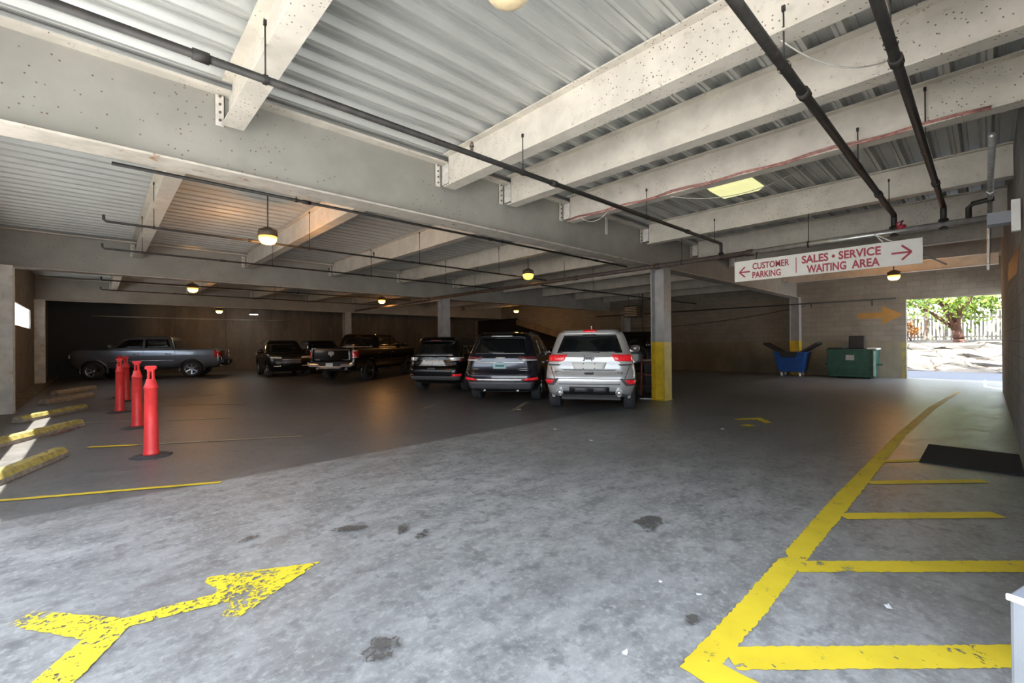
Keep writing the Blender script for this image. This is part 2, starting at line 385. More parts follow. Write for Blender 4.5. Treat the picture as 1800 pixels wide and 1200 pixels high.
# ------------------------------------------------------------------ steel frame
CX = 10.45
ORD = ['first','second','third','fourth','fifth','sixth','seventh','eighth','ninth','tenth']
glab = {5.63:'deep grey steel girder over the nearest yellow-footed column, rust spotted lower flange',
        15.27:'grey steel girder over the middle bays, second one back from the camera',
        25.0:'grey steel girder third one back, just before the far brown wall'}
for gy, lab in glab.items():
    t = thing('steel_girder', lab, 'beam', (0,gy,0), 0, 'main steel girders')
    g = MB(); x0, x1 = -1.74, 22.28
    g.box((x0,-.008,ZB+.022),(x1,.008,DK-.10)); g.obj('web', M['girder'], t)
    g = MB(); g.box((x0,-.175,ZB),(x1,.175,ZB+.022)); g.obj('bottom_flange', M['rustflange'], t)
    g = MB(); g.box((x0,-.14,DK-.10),(x1,.14,DK-.07)); g.obj('top_flange', M['joist'], t)
bays = [(YR,5.62,[1.06,3.83,5.10,6.65,9.57,12.2,14.9,17.6,20.3],'bay over the hanging sign'),
        (5.64,15.26,[.77,3.3,5.88,8.44,11.0,13.6,16.2,18.8,21.4],'bay over the parked row'),
        (15.28,24.99,[.5,3.1,5.7,8.3,10.9,13.5,16.1,18.7],'bay between second and third girders')]
for bi, (y0, y1, xs, where) in enumerate(bays):
    for k, x in enumerate(xs):
        lab = 'pale painted steel joist crossing the %s, %s from the entrance' % (where, ORD[k])
        t = thing('steel_joist', lab, 'beam', (x,0,0), 0, 'roof joists')
        g = MB(); ibeam(g, (0,y0 + (.19 if bi else .01),DK-.004), (0,y1-.185,DK-.004), .486, .20, .016, .010)
        g.obj('beam_body', M['joist'], t)
        if bi == 0 or k < 5:
            ya = y1 if bi == 0 else y1
            g = MB(); g.box((-.055,ya-.03,DK-.44),(-.047,ya-.012,DK-.11)); g.box((-.13,ya-.030,DK-.44),(-.047,ya-.020,DK-.11))
            g.box((-.005,ya-.17,DK-.40),(.005,ya-.012,DK-.11)); g.mi = 1
            for q in range(4): g.cyl((-.09,ya-.045,DK-.38+q*.085),(-.09,ya-.028,DK-.38+q*.085),.014,n=6)
            g.obj('clip_angle', [M['bolt'], M['bolt_dark']], t)
t = tag(MB().box((8.02,5.585,DK-.46),(8.10,5.60,DK-.05)).obj('clip_angle_plate', M['bolt']), 'loose bolted clip plate on the near girder with no joist attached', 'bracket')
# columns
def column(x, y, yellow, lab, z1=ZB, mat='column', plate=True):
    t = thing('steel_column', lab, 'column', (x,y,0), 0, 'steel columns')
    zt = 1.46 if yellow else 0.
    if yellow:
        g = MB(); ibeam(g, (0,0,.012), (0,0,zt), .36, .36, .022, .016, up=(0,1,0), align='c'); g.obj('painted_foot', M['yellow_steel'], t)
    g = MB(); ibeam(g, (0,0,max(zt,.012)), (0,0,z1), .36, .36, .022, .016, up=(0,1,0), align='c'); g.obj('shaft', M[mat], t)
    g = MB(); g.box((-.2,-.2,0),(.2,.2,.012)); g.obj('base_plate', M['yellow_steel'] if yellow else M[mat], t)
    return t
column(CX,5.63,True,'grey steel column with yellow lower part beside the silver car')
column(CX,15.27,False,'grey steel column behind the black compact car, under second girder')
column(CX,25.0,False,'grey steel column far behind the black pickup cab')
column(XB-.22,5.63,True,'steel column with short yellow foot standing behind the blue hopper')
column(XB-.22,14.05,False,'thin dark steel column against the back wall above the silver car roof')
M['column_sun'] = pmat('column_sunlit', (.74,.73,.70), .6, var=.15, scale=3, spots=[((.45,.36,.18),2.5,.55,.75)])  # paler copy of the column paint, sunlight put into the colour
column(-1.55,14.95,False,'pale sunlit rusty steel column at the left edge of the view', mat='column_sun')
column(-1.65,24.8,False,'pale sunlit steel column beside the slot window', mat='column_sun')
# ------------------------------------------------------------------ sprinkler pipes
def branch(lab, y, x0, x1, z, r, rods, main_z=None, hook=False, rod_top=4.2, elbow=None, heads=(), mat='black_iron'):
    t = thing('sprinkler_pipe', lab, 'pipe', (0,y,z), 0, 'sprinkler branch pipes')
    g = MB(); pts = [(x0,0,0),(x1,0,0)]
    if hook: pts = [(x0,0,.10),(x0,0,.03),(x0+.03,0,0)] + pts[1:]
    g.tube(pts, r, 10)
    n = max(1, int((x1-x0)/3.2))
    for k in range(n):
        xc = x0 + (k+.6)*(x1-x0)/n; g.cyl((xc-.05,0,0),(xc+.05,0,0), r*1.35, n=10)
    g.obj('pipe_run', M[mat], t)
    for x in rods:
        g = MB(); g.cyl((x,0,r),(x,0,rod_top-z), .006, n=6); g.lathe([(r+.008,-.014),(r+.008,.014)], 12, Matrix.Translation((x,0,0)) @ Matrix.Rotation(R(90),4,'Y'))
        g.box((x-.010,-.012,rod_top-z-.03),(x+.010,.012,rod_top-z+.01)); g.obj('hanger_rod', M[mat], t)
    for x in heads:
        g = MB(); g.cyl((x,0,r*.5),(x,0,r+.05),.016,n=8); g.cyl((x,0,r+.05),(x,0,r+.10),.028,.012,n=8); g.obj('sprinkler_head', M['bolt_dark'], t)
    if main_z is not None:
        g = MB(); dz = main_z - z
        g.tube([(x1-.05,0,0),(x1,0,-.01),(x1+.015,0,-.05),(x1+.015,0,dz)], r*1.1, 10); g.cyl((x1+.015,0,dz-.06),(x1+.015,0,dz+.09), r*1.7, n=10); g.obj('riser_elbow', M[mat], t)
    return t
MX, MZ = 9.5, 3.22
ZP = 3.50
branch('long black sprinkler pipe crossing the upper left, below the first joist', 3.76, -1.7, MX, ZP, .030, [.95,3.72,6.55,9.2], MZ, rod_top=3.95, heads=(2.95,8.9))
branch('thick black sprinkler pipe running above the hanging sign', 1.01, -1.7, MX, ZP, .036, [3.75,6.55,9.0], MZ, rod_top=3.95, heads=(2.7,))
branch('black sprinkler pipe second from the right wall, ending in a tee on the main', .43, -1.7, MX, ZP, .034, [4.0,6.6], MZ, rod_top=4.2)
branch('pale lit sprinkler pipe hugging the right wall', -.06, 6.55, 19, ZP, .03, [9.5], None, rod_top=4.2, mat='galv')
branch('thin black sprinkler pipe hung right under the near girder flange', 6.45, .12, 10.2, ZP-.05, .02, [2.0,5.8,8.3], None, rod_top=4.0)
branch('thin sprinkler pipe with turned up end, passing behind the nearest lit lamp', 9.50, .08, 10.4, ZP-.05, .02, [.7,3.2,5.8,8.4], None, hook=True, rod_top=4.2, heads=(4.6,7.6))
branch('thin sprinkler pipe with turned up end, nearest the second girder', 12.15, .08, 10.4, ZP-.05, .02, [.7,3.2,5.8,8.4], None, hook=True, rod_top=4.2, heads=(4.6,7.6))
branch('upper thin pipe with turned up end just beyond the second girder', 17.9, .09, 10.4, ZP-.05, .02, [3.0,5.6], None, hook=True, rod_top=4.2)
branch('lower thin pipe with turned up end in the bay before the third girder', 20.9, .09, 10.4, ZP-.05, .02, [3.0,5.6], None, hook=True, rod_top=4.2)
branch('dark thin pipe running toward the back wall past the near column', 9.9, 10.6, 21.9, 3.35, .025, [13.4,18.6], None, rod_top=4.2)
# main
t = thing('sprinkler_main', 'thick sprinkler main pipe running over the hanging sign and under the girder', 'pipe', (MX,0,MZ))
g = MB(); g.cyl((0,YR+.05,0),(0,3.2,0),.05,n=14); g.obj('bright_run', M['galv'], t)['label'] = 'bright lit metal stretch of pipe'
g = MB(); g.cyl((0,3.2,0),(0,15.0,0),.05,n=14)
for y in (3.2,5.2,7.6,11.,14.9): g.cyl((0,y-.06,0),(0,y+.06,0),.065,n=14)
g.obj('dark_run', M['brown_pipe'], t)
for y in (2.2,4.6,8.,12.):
    g = MB(); g.cyl((0,y,.05),(0,y,.545),.006,n=6); g.lathe([(.058,-.015),(.058,.015)],12,Matrix.Translation((0,y,0)) @ Matrix.Rotation(R(90),4,'X')); g.obj('hanger_rod', M['black_iron'], t)
g = MB(); g.tube([(0,.16,.03),(0,.16,.20),(0,.12,.25),(-.02,-.06,.27),(-.02,-.10,.27)],.035,10); g.obj('black_elbow_pipe', M['black_iron'], t)
g = MB(); g.cyl((0,.92,.03),(0,.92,.09),.06,n=12); g.tube([(.0,.99,.05),(-.05,.96,.13),(.0,.9,.16),(.05,.94,.1)],.012,6); g.obj('red_valve', M['sign_red'], t)['label'] = 'small red valve fitting'
t = tag(MB().cyl((9.9,15.5,3.25),(9.9,22.6,3.25),.04,n=12).cyl((9.9,17,3.25),(9.9,17,DK-.002),.006,n=6).cyl((9.9,21,3.25),(9.9,21,DK-.002),.006,n=6).obj('sprinkler_main', M['brown_pipe']), 'brown main pipe beyond the second girder, above the black pickup', 'pipe')
tag(MB().cyl((21.9,2.3,3.02),(21.9,16.,3.02),.028,n=10).cyl((21.9,5.0,3.02),(21.9,5.0,2.85),.02,n=8).cyl((21.9,11.6,3.02),(21.9,11.6,2.75),.02,n=8).cyl((21.9,3.0,3.02),(21.9,3.0,2.78),.02,n=8).obj('conduit_pipe', M['black_iron']), 'dark pipe running along the top of the tan block back wall', 'pipe')
def sag(p0, p1, d, n=14): return [Vector(p0).lerp(Vector(p1), i/n) + Vector((0,0,-d*4*(i/n)*(1-i/n))) for i in range(n+1)]
tag(MB().tube(sag((22.282,5.3,2.95),(22.282,15.,2.30),.28),.016,6).obj('cable', M['black_iron']), 'dark sagging cable strung along the tan back wall', 'cable')
tag(MB().tube(sag((-.2,30.96,3.05),(9.2,30.96,3.05),.02),.03,8).obj('conduit_pipe', M['galv']), 'pale conduit along the top of the far brown wall', 'pipe')
# wires along the third joist
jx, jz = 6.65, DK-.49
g = MB()
pts = [Vector((jx-.10, 5.4-.26*i, jz+.012+.014*math.sin(i*1.7))) for i in range(22)]
g.tube(pts,.011,6); g.tube([p+Vector((-.012,0,.018+.008*math.sin(q*.9))) for q,p in enumerate(pts)],.009,6)
tag(g.obj('wire_bundle', M['wire_red']), 'reddish wire bundle strapped along the lower edge of the joist by the square light', 'cable')
tag(MB().tube(sag((jx-.1,5.35,jz+.3),(jx-.1,4.5,jz),.25),.006,5).obj('loose_wire', M['wire_white']), 'thin pale wire loop hanging off the joist end near the girder', 'cable')
tag(MB().tube(sag((3.83,1.05,DK-.5),(4.9,.46,DK-.42),.16),.006,5).obj('loose_wire', M['wire_white']), 'thin white wire sagging between the two thick black pipes', 'cable')
tag(MB().tube(sag((jx,3.4,jz),(jx+1.4,1.9,DK-.1),.2),.006,5).obj('loose_wire', M['wire_white']), 'thin pale wire drooping beside the square ceiling light', 'cable')
# ------------------------------------------------------------------ lamps
def hps(x, y, z, lab, em, rod=True, body=True):
    t = thing('garage_lamp', lab, 'lamp', (x,y,z), 0, 'round ceiling lamps')
    g = MB(); g.lathe([(.0,.16),(.06,.16),(.10,.13),(.155,.11),(.165,.07),(.165,.0),(.15,-.01),(.0,-.01)],24); g.obj('housing', M['lamp_body'], t)
    g = MB(); g.lathe([(.152,-.005),(.158,-.03),(.145,-.09),(.115,-.135),(.07,-.155),(.0,-.16)],24); g.obj('lens', M[em], t)
    g = MB(); g.cyl((0,0,.15),(0,0,DK-z+.075),.012,n=8); g.obj('stem', M['lamp_body'], t)
    if em == 'hps' or em == 'hps_far':
        li = bpy.data.lights.new('lamp_glow', 'POINT'); li.energy = HPSW*(1 if em == 'hps' else .6); li.color = (1,.46,.13) if em == 'hps' else (1,.6,.25); li.shadow_soft_size = .12
        lo = bpy.data.objects.new('lamp_glow', li); COL.objects.link(lo); lo.parent = t; lo.location = (0,0,-.30)
    return t
HPSW = 30
hps(2.36,9.25,3.53,'round orange lamp glowing between first and second joists, nearest lit one','hps')
hps(2.44,18.9,3.50,'orange lamp glowing beyond the second girder, over the grey pickup','hps')
hps(9.53,18.9,3.50,'orange lamp glowing over the black pickup','hps')
hps(9.30,9.22,3.50,'amber lamp turned low under the girder, left of the yellow-footed column','hps_dim')
hps(4.75,27.9,3.36,'pale yellow lamp near the far brown wall','hps_far')
hps(18.9,19.8,3.50,'orange lamp glowing on the ramp side above the black cars','hps')
hps(18.19,1.95,3.48,'orange lamp below the right end of the hanging sign','hps')
hps(1.80,1.93,3.66,'unlit cream globe lamp cut by the top edge of the view','lamp_off')
t = thing('wall_lamp', 'small white light on the far brown wall beside the conduit', 'lamp', (6.75,29.5,3.32))
MB().box((-.25,-.06,0),(.25,.06,.08)).obj('housing', M['lamp_body'], t); MB().box((-.2,-.05,-.04),(.2,.05,-.002)).obj('lens', M['led'], t); MB().cyl((0,0,.08),(0,0,.95),.01,n=6).obj('stem', M['lamp_body'], t)
t = thing('square_ceiling_light', 'square pale yellow ceiling light between the joists above the sign', 'lamp', (8.29,3.03,DK))
MB().box((-.36,-.36,-.05),(.36,.36,.0)).obj('housing', M['white_metal'], t)
g = MB(); g.prism([(-.37,-.36,0),(.37,-.36,0),(.32,-.31,-.10),(-.32,-.31,-.10)],(0,0,-.05),(0,.001,0))
v = [(-.37,-.37,-.05),(.37,-.37,-.05),(.37,.37,-.05),(-.37,.37,-.05),(-.30,-.30,-.13),(.30,-.30,-.13),(.30,.30,-.13),(-.30,.30,-.13)]
g = MB(); g.add(v,[(0,1,5,4),(1,2,6,5),(2,3,7,6),(3,0,4,7),(4,5,6,7),(0,3,2,1)]); g.obj('diffuser', M['fluor'], t)
# white flood fixture near right wall
t = thing('wall_light', 'white bar light on a grey bracket high on the right wall', 'lamp', (8.0,-.18,2.86))
MB().box((-.12,-.10,-.02),(.10,.16,.12)).obj('bracket', M['grey_metal'], t); MB().box((-.36,-.10,-.17),(-.28,-.03,.19)).obj('lens', M['white_metal'], t)
MB().cyl((-.28,-.06,.02),(-.12,-.06,.04),.02,n=8).obj('arm', M['grey_metal'], t)
# unit heater
t = thing('unit_heater', 'dark ceiling heater hanging beside the thin column behind the silver car', 'heater', (20.3,12.45,2.75))
MB().box((-.3,-.4,0),(.3,.4,.6)).obj('cabinet', M['lamp_body'], t, .02)
g = MB()
for k in range(6): g.box((-.33,-.34,.06+k*.085),(-.30,.34,.09+k*.085))
g.obj('louvres', M['galv'], t)
for yy in (-.3,.3): MB().cyl((0,yy,.6),(0,yy,DK-2.75),.012,n=6).obj('hanger_rod', M['lamp_body'], t)
MB().cyl((.1,-.46,-1.2),(.1,-.46,1.5),.03,n=8).obj('gas_pipe', M['lamp_body'], t)
# ------------------------------------------------------------------ sign
t = thing('hanging_sign', 'white hanging sign with dark red lettering and two arrows', 'sign', (9.32,2.04,2.84))
sw, sh = 1.385, .200
MB().box((0,-sw,-sh),(.012,sw,sh)).obj('board', M['sign_white'], t, .004)
ROT = Matrix.Rotation(R(-90),4,'Z') @ Matrix.Rotation(R(90),4,'X')   # text plane facing -x, reading toward -y
def stext(s, u, z, size, w):
    text = text_mesh('lettering', s, size, M['sign_red'], t, (-.004, 0, 0), ROT, 'LEFT', size*(.019 if size < .18 else .029), .002)
    me = text.data; xs = [v.co.x for v in me.vertices]; k = w/(max(xs)-min(xs)); x0 = min(xs)
    for v in me.vertices: v.co.x = (v.co.x-x0)*k
    text.location = (-.004, sw-u, z-size*.36)
    return text
stext('CUSTOMER',.335,.075,.168,.625); stext('PARKING',.33,-.092,.168,.49)
stext('SALES • SERVICE',1.16,.084,.188,1.11); stext('WAITING',1.235,-.096,.188,.575); stext('AREA',1.885,-.096,.188,.37)
def arrow(u0, u1, z, hh, th, name='arrow'):
    g = MB(); d = 1 if u1 > u0 else -1; Y = lambda u: sw-u
    g.box((-.004,min(Y(u0),Y(u1-d*.02)),z-th/2),(0,max(Y(u0),Y(u1-d*.02)),z+th/2))
    for s in (1,-1):
        a = (u1, z); b = (u1-d*hh*1.0, z+s*hh)
        nx, nz = -(b[1]-a[1]), b[0]-a[0]; L = math.hypot(nx,nz); nx, nz = nx/L*th/2, nz/L*th/2
        g.prism([(-.004,Y(a[0]+nx),a[1]+nz),(-.004,Y(b[0]+nx),b[1]+nz),(-.004,Y(b[0]-nx),b[1]-nz),(-.004,Y(a[0]-nx),a[1]-nz)],(0,0,0),(.004,0,0))
    g.obj(name, M['sign_red'], t)
arrow(.285,.095,-.02,.10,.026); arrow(2.40,2.64,.0,.115,.03)
MB().box((-.004,sw-1.07-.006,-.14),(0,sw-1.07+.006,.14)).obj('divider_line', M['sign_red'], t)
g = MB(); g.cyl((.02,-.92,sh-.01),(.06,-.82,.34),.009,n=6); g.obj('hanger', M['white_metal'], t)
g = MB(); g.cyl((.03,-.80,.36),(.6,-1.62,-.18),.012,n=6); g.obj('brace_rod', M['white_metal'], t)
g = MB(); g.cyl((.02,1.0,sh-.01),(.1,1.0,.36),.007,n=6); g.obj('hanger', M['black_iron'], t)
STAINS = [(.98,1.98,.10,.075,.6,'brown oil stain at the bottom, left of the yellow line corner'),(1.45,3.45,.13,.05,-.5,'grey wet stain in the middle of the near floor, leftmost of three in a row'),
 (1.75,3.15,.09,.04,.9,'small grey stain in the middle of three in a row on the near floor'),(1.82,2.95,.08,.05,.5,'small grey stain rightmost of three in a row on the near floor'),
 (3.22,1.86,.15,.10,.4,'olive brown oil stain left of the third yellow cross stripe'),(2.26,1.06,.05,.035,.3,'small dark stain touching the left of the yellow line corner'),
 (.82,3.80,.07,.03,.2,'thin dark mark above the large yellow arrow head')]
SCRAPS = [(3.14,.38,.035,'white scrap lying between the two nearest yellow cross stripes'),(2.52,1.14,.025,'white scrap just left of the yellow walkway line'),(2.48,1.36,.018,'tiny white scrap further left of the yellow line'),
 (1.8,1.17,.02,'tiny white scrap near the bottom edge left of the yellow corner'),(5.35,4.01,.05,'white scrap on the floor in front of the silver car'),(7.55,2.99,.05,'white scrap beside the broken yellow arrow'),
 (6.76,7.02,.07,'pale blue white scrap behind the dark blue car'),(7.1,6.05,.04,'small scrap on the floor at the left rear tyre of the silver car'),(5.62,4.98,.05,'scrap near the floor joint in front of the parked row')]
# ------------------------------------------------------------------ paint on the floor
def paint_mat(name, col, wear, scale=14, wear2=.0):
    m, nt, b = newmat(name); p = pos(nt)
    n = noise(nt, p, scale, 8, .75, (1,1,1)); n2 = noise(nt, p, 2.2, 3, .6)
    c = mixc(nt, ramp(nt, n2, .3, .7), tuple(x*.85 for x in col), col)
    nt.links.new(c, b.inputs['Base Color']); b.inputs['Roughness'].default_value = .55
    a = math_(nt, 'SUBTRACT', math_(nt, 'ADD', n, math_(nt, 'MULTIPLY', math_(nt, 'SUBTRACT', n2, .5), .5)), wear)
    nt.links.new(ramp(nt, a, -.012, .012), b.inputs['Alpha'])
    return m
YEL = (.86,.66,.035)
M['paint_fresh'] = paint_mat('paint_yellow', YEL, .365, 14)
M['paint_mid'] = paint_mat('paint_yellow_worn', (.86,.66,.04), .33, 22)
M['paint_arrow'] = paint_mat('paint_arrow', (.92,.74,.04), .45, 34)
M['paint_dull'] = paint_mat('paint_dull', (.58,.48,.10), .36, 14)
M['paint_pale'] = paint_mat('paint_pale', (.42,.39,.26), .40, 10)
M['paint_orange'] = paint_mat('paint_orange', (.42,.23,.06), .2, 9)
M['paint_redband'] = paint_mat('paint_redband', (.20,.06,.04), .40, 6)
def jag(pts, step, amp):
    out = []
    n = len(pts)
    for i in range(n):
        a, b = Vector(pts[i]), Vector(pts[(i+1) % n]); L = (b-a).length; k = max(1, int(L/step)); d = (b-a)/L; nr = Vector((-d.y,d.x))
        for q in range(k):
            out.append(a + d*(L*q/k) + nr*random.uniform(-amp,amp)*(1 if q else .4))
    return out
ZN = [.003]
def paint(name, polys, mat, lab, cat='floor marking', group=None, step=.05, amp=.006):
    mb = MB()
    for pts in polys:
        o = jag(pts, step, amp); mb.add([(p.x,p.y,ZN[0]) for p in o], [list(range(len(o)))])
    ZN[0] += .0004
    ob = mb.obj(name, M[mat]); return tag(ob, lab, cat, group)
def strip(a, b, w):
    a, b = Vector(a), Vector(b); d = (b-a).normalized(); n = Vector((-d.y,d.x))*w/2
    return [a-n, b-n, b+n, a+n]
paint('walkway_line', [[(2.02,.83),(2.6,.82),(3.3,.83),(5.0,.83),(9.0,.85),(13,.74),(17.5,.50),(17.5,.58),(13,.86),(9,.96),(5,.985),(3.48,.965),(3.40,.925),(3.32,.965),(2.6,.955),(1.95,.955)]], 'paint_fresh', 'long yellow walkway edge line running along the right side to the exit', step=.018, amp=.006)
paint('walkway_line', [strip((1.985,.95),(1.93,-.2),.165)], 'paint_fresh', 'short yellow walkway end line at the bottom edge, angling from the corner')
hx = [(2.12,.82,3.27,-.26,.15,'nearest to the camera, beside the grey box'),(3.27,.87,4.43,-.25,.145,'second from the camera'),(4.5,.83,5.45,-.06,.13,'third from the camera'),(5.75,.84,6.65,.02,.11,'just in front of the black door mat'),(6.85,.88,7.4,.45,.10,'running under the black door mat edge')]
for x0,y0,x1,y1,w,where in hx:
    paint('walkway_hatch', [strip((x0,y0),(x1,y1),w)], 'paint_fresh' if x0 < 5 else 'paint_mid', 'yellow walkway cross stripe %s' % where, group='yellow walkway cross stripes', step=.02, amp=.0045)
# foreground arrow (fletched tail)
A = [(1.09,3.07),(.50,3.37),(.475,3.30),(.52,3.17),(.50,3.11),(.10,3.175),(-.26,3.61),(-.36,3.53),(-.06,3.09),(-.22,2.84),(-.09,2.70),(.115,3.065),(.45,2.985),(.53,2.95),(.485,2.83),(.545,2.755)]
paint('floor_arrow', [A], 'paint_arrow', 'large worn yellow arrow with forked tail in the left foreground', step=.03, amp=.006)
paint('floor_arrow', [[(8.72,3.25),(9.2,2.95),(8.8,2.62),(8.62,2.68),(8.95,2.93),(8.66,3.12)],[(8.1,2.95),(8.35,2.86),(8.3,2.72),(8.1,2.78)]], 'paint_mid', 'small broken yellow arrow on the dark floor beyond the middle', step=.05, amp=.02)
stalls = [((-.95,6.58),(.96,5.60),.07,'paint_mid','yellow stall line nearest the camera, ending at the floor joint'),
 ((-.10,8.95),(.42,8.62),.10,'paint_mid','short yellow stall line just behind the nearest wheel stop'),
 ((.42,8.62),(2.40,7.50),.06,'paint_pale','pale worn stall line passing behind the nearest red post'),
 ((-.2,11.9),(1.9,10.5),.08,'paint_pale','pale stall line beside the second wheel stop'),
 ((.25,14.7),(2.65,12.78),.09,'paint_pale','pale stall line beyond the second red post'),
 ((-.3,15.6),(1.9,13.88),.07,'paint_pale','pale stall line starting at the third wheel stop'),
 ((.7,17.05),(2.6,15.7),.09,'paint_pale','pale stall line behind the pair of red posts'),
 ((.9,19.7),(2.45,18.3),.10,'paint_pale','faint stall line in front of the grey pickup'),
 ((6.55,7.0),(7.9,7.85),.10,'paint_pale','pale stall line between the silver car and the dark blue car'),
 ((5.4,8.7),(5.9,9.02),.10,'paint_pale','short faint stall line left of the dark blue car'),
 ((6.3,12.4),(7.4,13.1),.10,'paint_pale','pale stall line left of the black compact car'),
 ((4.9,14.0),(5.5,14.4),.10,'paint_pale','faint stall mark in front of the black pickup')]
for a,b,w,m,l in stalls: paint('stall_line', [strip(a,b,w)], m, l, group='parking stall lines')
# stains
def blob(cx, cy, rx, ry, rot, n=22, j=.25):
    o = []
    for k in range(n):
        t = 2*math.pi*k/n; r = 1+random.uniform(-j,j); x, y = rx*r*math.cos(t), ry*r*math.sin(t)
        o.append((cx+x*math.cos(rot)-y*math.sin(rot), cy+x*math.sin(rot)+y*math.cos(rot)))
    return o
M['stain_alpha'] = paint_mat('oil_stain', (.12,.112,.10), .47, 30)
for px in STAINS:
    (x,y,rx,ry,rot,lab) = px
    paint('floor_stain', [blob(x,y,rx,ry,rot)], 'stain_alpha', lab, 'stain', 'oil stains', .02, .003)
for (x,y,s,lab) in SCRAPS:
    g = MB(); n = 6; z = [random.uniform(.004,.02) for _ in range(n)]
    g.add([(x+s*math.cos(k*1.05)*random.uniform(.6,1.1), y+s*.7*math.sin(k*1.05)*random.uniform(.6,1.1), z[k]) for k in range(n)]+[(x,y,.015)], [(k,(k+1)%n,n) for k in range(n)])
    tag(g.obj('paper_scrap', M['paper']), lab, 'litter', 'litter scraps')
# arrow on the back wall
g = MB(); wx = XB-.004
g.add([(wx,y,z) for y,z in [(3.52,2.32),(2.75,2.30),(2.75,2.06),(2.12,2.42),(2.75,2.78),(2.75,2.53),(3.52,2.54)]], [list(range(7))])
tag(g.obj('wall_arrow', M['paint_orange']), 'faded orange arrow painted on the tan block wall beside the exit', 'wall marking')
g = MB(); g.add([(9.2,YR+.004,2.35),(12.8,YR+.004,2.55),(12.4,YR+.004,2.85),(8.2,YR+.004,2.62)], [(0,1,2,3)])
tag(g.obj('wall_band', M['paint_redband']), 'rusty red painted band high on the right block wall', 'wall marking')
g = MB(); g.add([(XB-.004,2.19,.0),(XB-.004,2.06,.0),(XB-.004,2.06,1.36),(XB-.004,2.19,1.36)], [(0,1,2,3)])
M['paint_corner'] = paint_mat('paint_corner', (.34,.29,.10), .42, 7)
tag(g.obj('wall_corner_paint', M['paint_corner']), 'worn yellow paint on the wall corner beside the exit opening', 'wall marking')
# ------------------------------------------------------------------ small things
def bollard(x, y, lab, src=[None], rz=0, lean=(0,0)):
    if src[0] is None:
        t = thing('delineator_post', lab, 'traffic post', (x,y,0), rz, 'red delineator posts')
        g = MB(); g.lathe([(.0,.035),(.092,.03),(.092,.045),(.084,.07),(.080,.10),(.075,.5),(.072,.90),(.079,.905),(.079,.925),(.070,.94),(.05,1.02),(.046,1.03),(0,1.03)],28); g.obj('post_tube', M['red_plastic'], t)
        g = MB()
        def ob(pts): g.prism([(a,-.016,b) for a,b in pts],(0,0,0),(0,.032,0))
        ob([(-.046,1.0),(-.02,1.0),(-.016,1.13),(-.038,1.13)]); ob([(.02,1.0),(.046,1.0),(.038,1.13),(.016,1.13)])
        ob([(-.04,1.125),(.04,1.125),(.045,1.155),(.07,1.16),(.075,1.185),(.06,1.205),(-.06,1.205),(-.075,1.185),(-.07,1.16),(-.045,1.155)])
        g.obj('grip', M['red_plastic'], t, .005)
        g = MB(); g.lathe([(0,0),(.23,0),(.23,.012),(.14,.03),(0,.03)],8,smooth=False); g.obj('rubber_base', M['rubber'], t)
        src[0] = t
    else:
        t = copy_tree(src[0]); t.location = (x,y,0); t['label'] = lab; t.rotation_euler = (0,0,R(rz))
    t.rotation_euler[0] = R(lean[0]); t.rotation_euler[1] = R(lean[1]); return t
bollard(.52,7.62,'red traffic post nearest the camera',rz=-42)
bollard(.52,10.5,'red traffic post second from the camera',rz=-42)
bollard(.36,13.25,'red traffic post third back, left front of the overlapping trio',rz=-40)
bollard(.56,15.85,'red traffic post at the right of the overlapping trio',rz=-40)
bollard(.47,17.2,'red traffic post mostly hidden, at the back of the overlapping trio',rz=-40)
def wheelstop(x, y, ang, L, lab, mat):
    t = thing('wheel_stop', lab, 'wheel stop', (x,y,0), ang, 'concrete wheel stops')
    g = MB(); pr = [(-.11,0),(.11,0),(.10,.06),(.06,.125),(-.06,.125),(-.10,.06)]
    n = 10
    vs = []; fs = []
    for k in range(n+1):
        for (b,c) in pr: vs.append((-L*k/n, b*(1+random.uniform(-.03,.03)), max(0,c*(1+random.uniform(-.04,.04)))))
    for k in range(n):
        for q in range(6): fs.append((k*6+q,(k+1)*6+q,(k+1)*6+(q+1)%6,k*6+(q+1)%6))
    fs += [list(range(6)), [n*6+q for q in range(6)][::-1]]
    g.add(vs, fs)
    g.m = [1 if (f and i % 6 in (2,3,4)) else 0 for i, f in enumerate(g.f)]
    g.obj('concrete_block', [M['concrete_block'], M[mat]], t, .008)
    for xx in (-.3,-L+.3): MB().cyl((xx,0,.11),(xx,0,.132),.018,n=8).obj('anchor_pin', M['bolt_dark'], t)
wheelstop(-.38,8.50,70,1.9,'yellow topped wheel stop nearest the camera, cut by the left edge','stop_yellow')
wheelstop(-.26,11.55,62,1.9,'yellow topped wheel stop second from the camera, dry leaves along it','stop_yellow')
wheelstop(-.25,14.55,62,1.9,'yellow topped wheel stop third from the camera, before the pale column','stop_yellow')
wheelstop(-.15,18.2,62,1.9,'dull wheel stop in shade beyond the pale column','concrete_block')
wheelstop(-.10,21.3,62,1.9,'dark wheel stop farthest back near the grey pickup','concrete_block')
for k in range(14):
    f = random.uniform(.25,.9); x = -.22-f*1.2*.5+.17; y = 11.8-f*1.5-.05
    s = random.uniform(.03,.055); a = random.uniform(0,6)
    tag(MB().add([(x+s*math.cos(a+q*1.57)*(1 if q%2 else .55),y+s*math.sin(a+q*1.57)*(1 if q%2 else .55),.004+.02*(q%2)) for q in range(4)]+[(x,y,.03)],[(0,1,4),(1,2,4),(2,3,4),(3,0,4)]).obj('dry_leaf', M['dry_leaf']), 'curled dry brown leaf beside the second wheel stop', 'leaf', 'dry leaves by the wheel stop')
g = MB(); g.box((7.15,-.27,.001),(8.42,.56,.014)); tag(g.obj('door_mat', M['mat_black'], None, .006), 'black rectangular door mat lying against the right wall', 'mat')
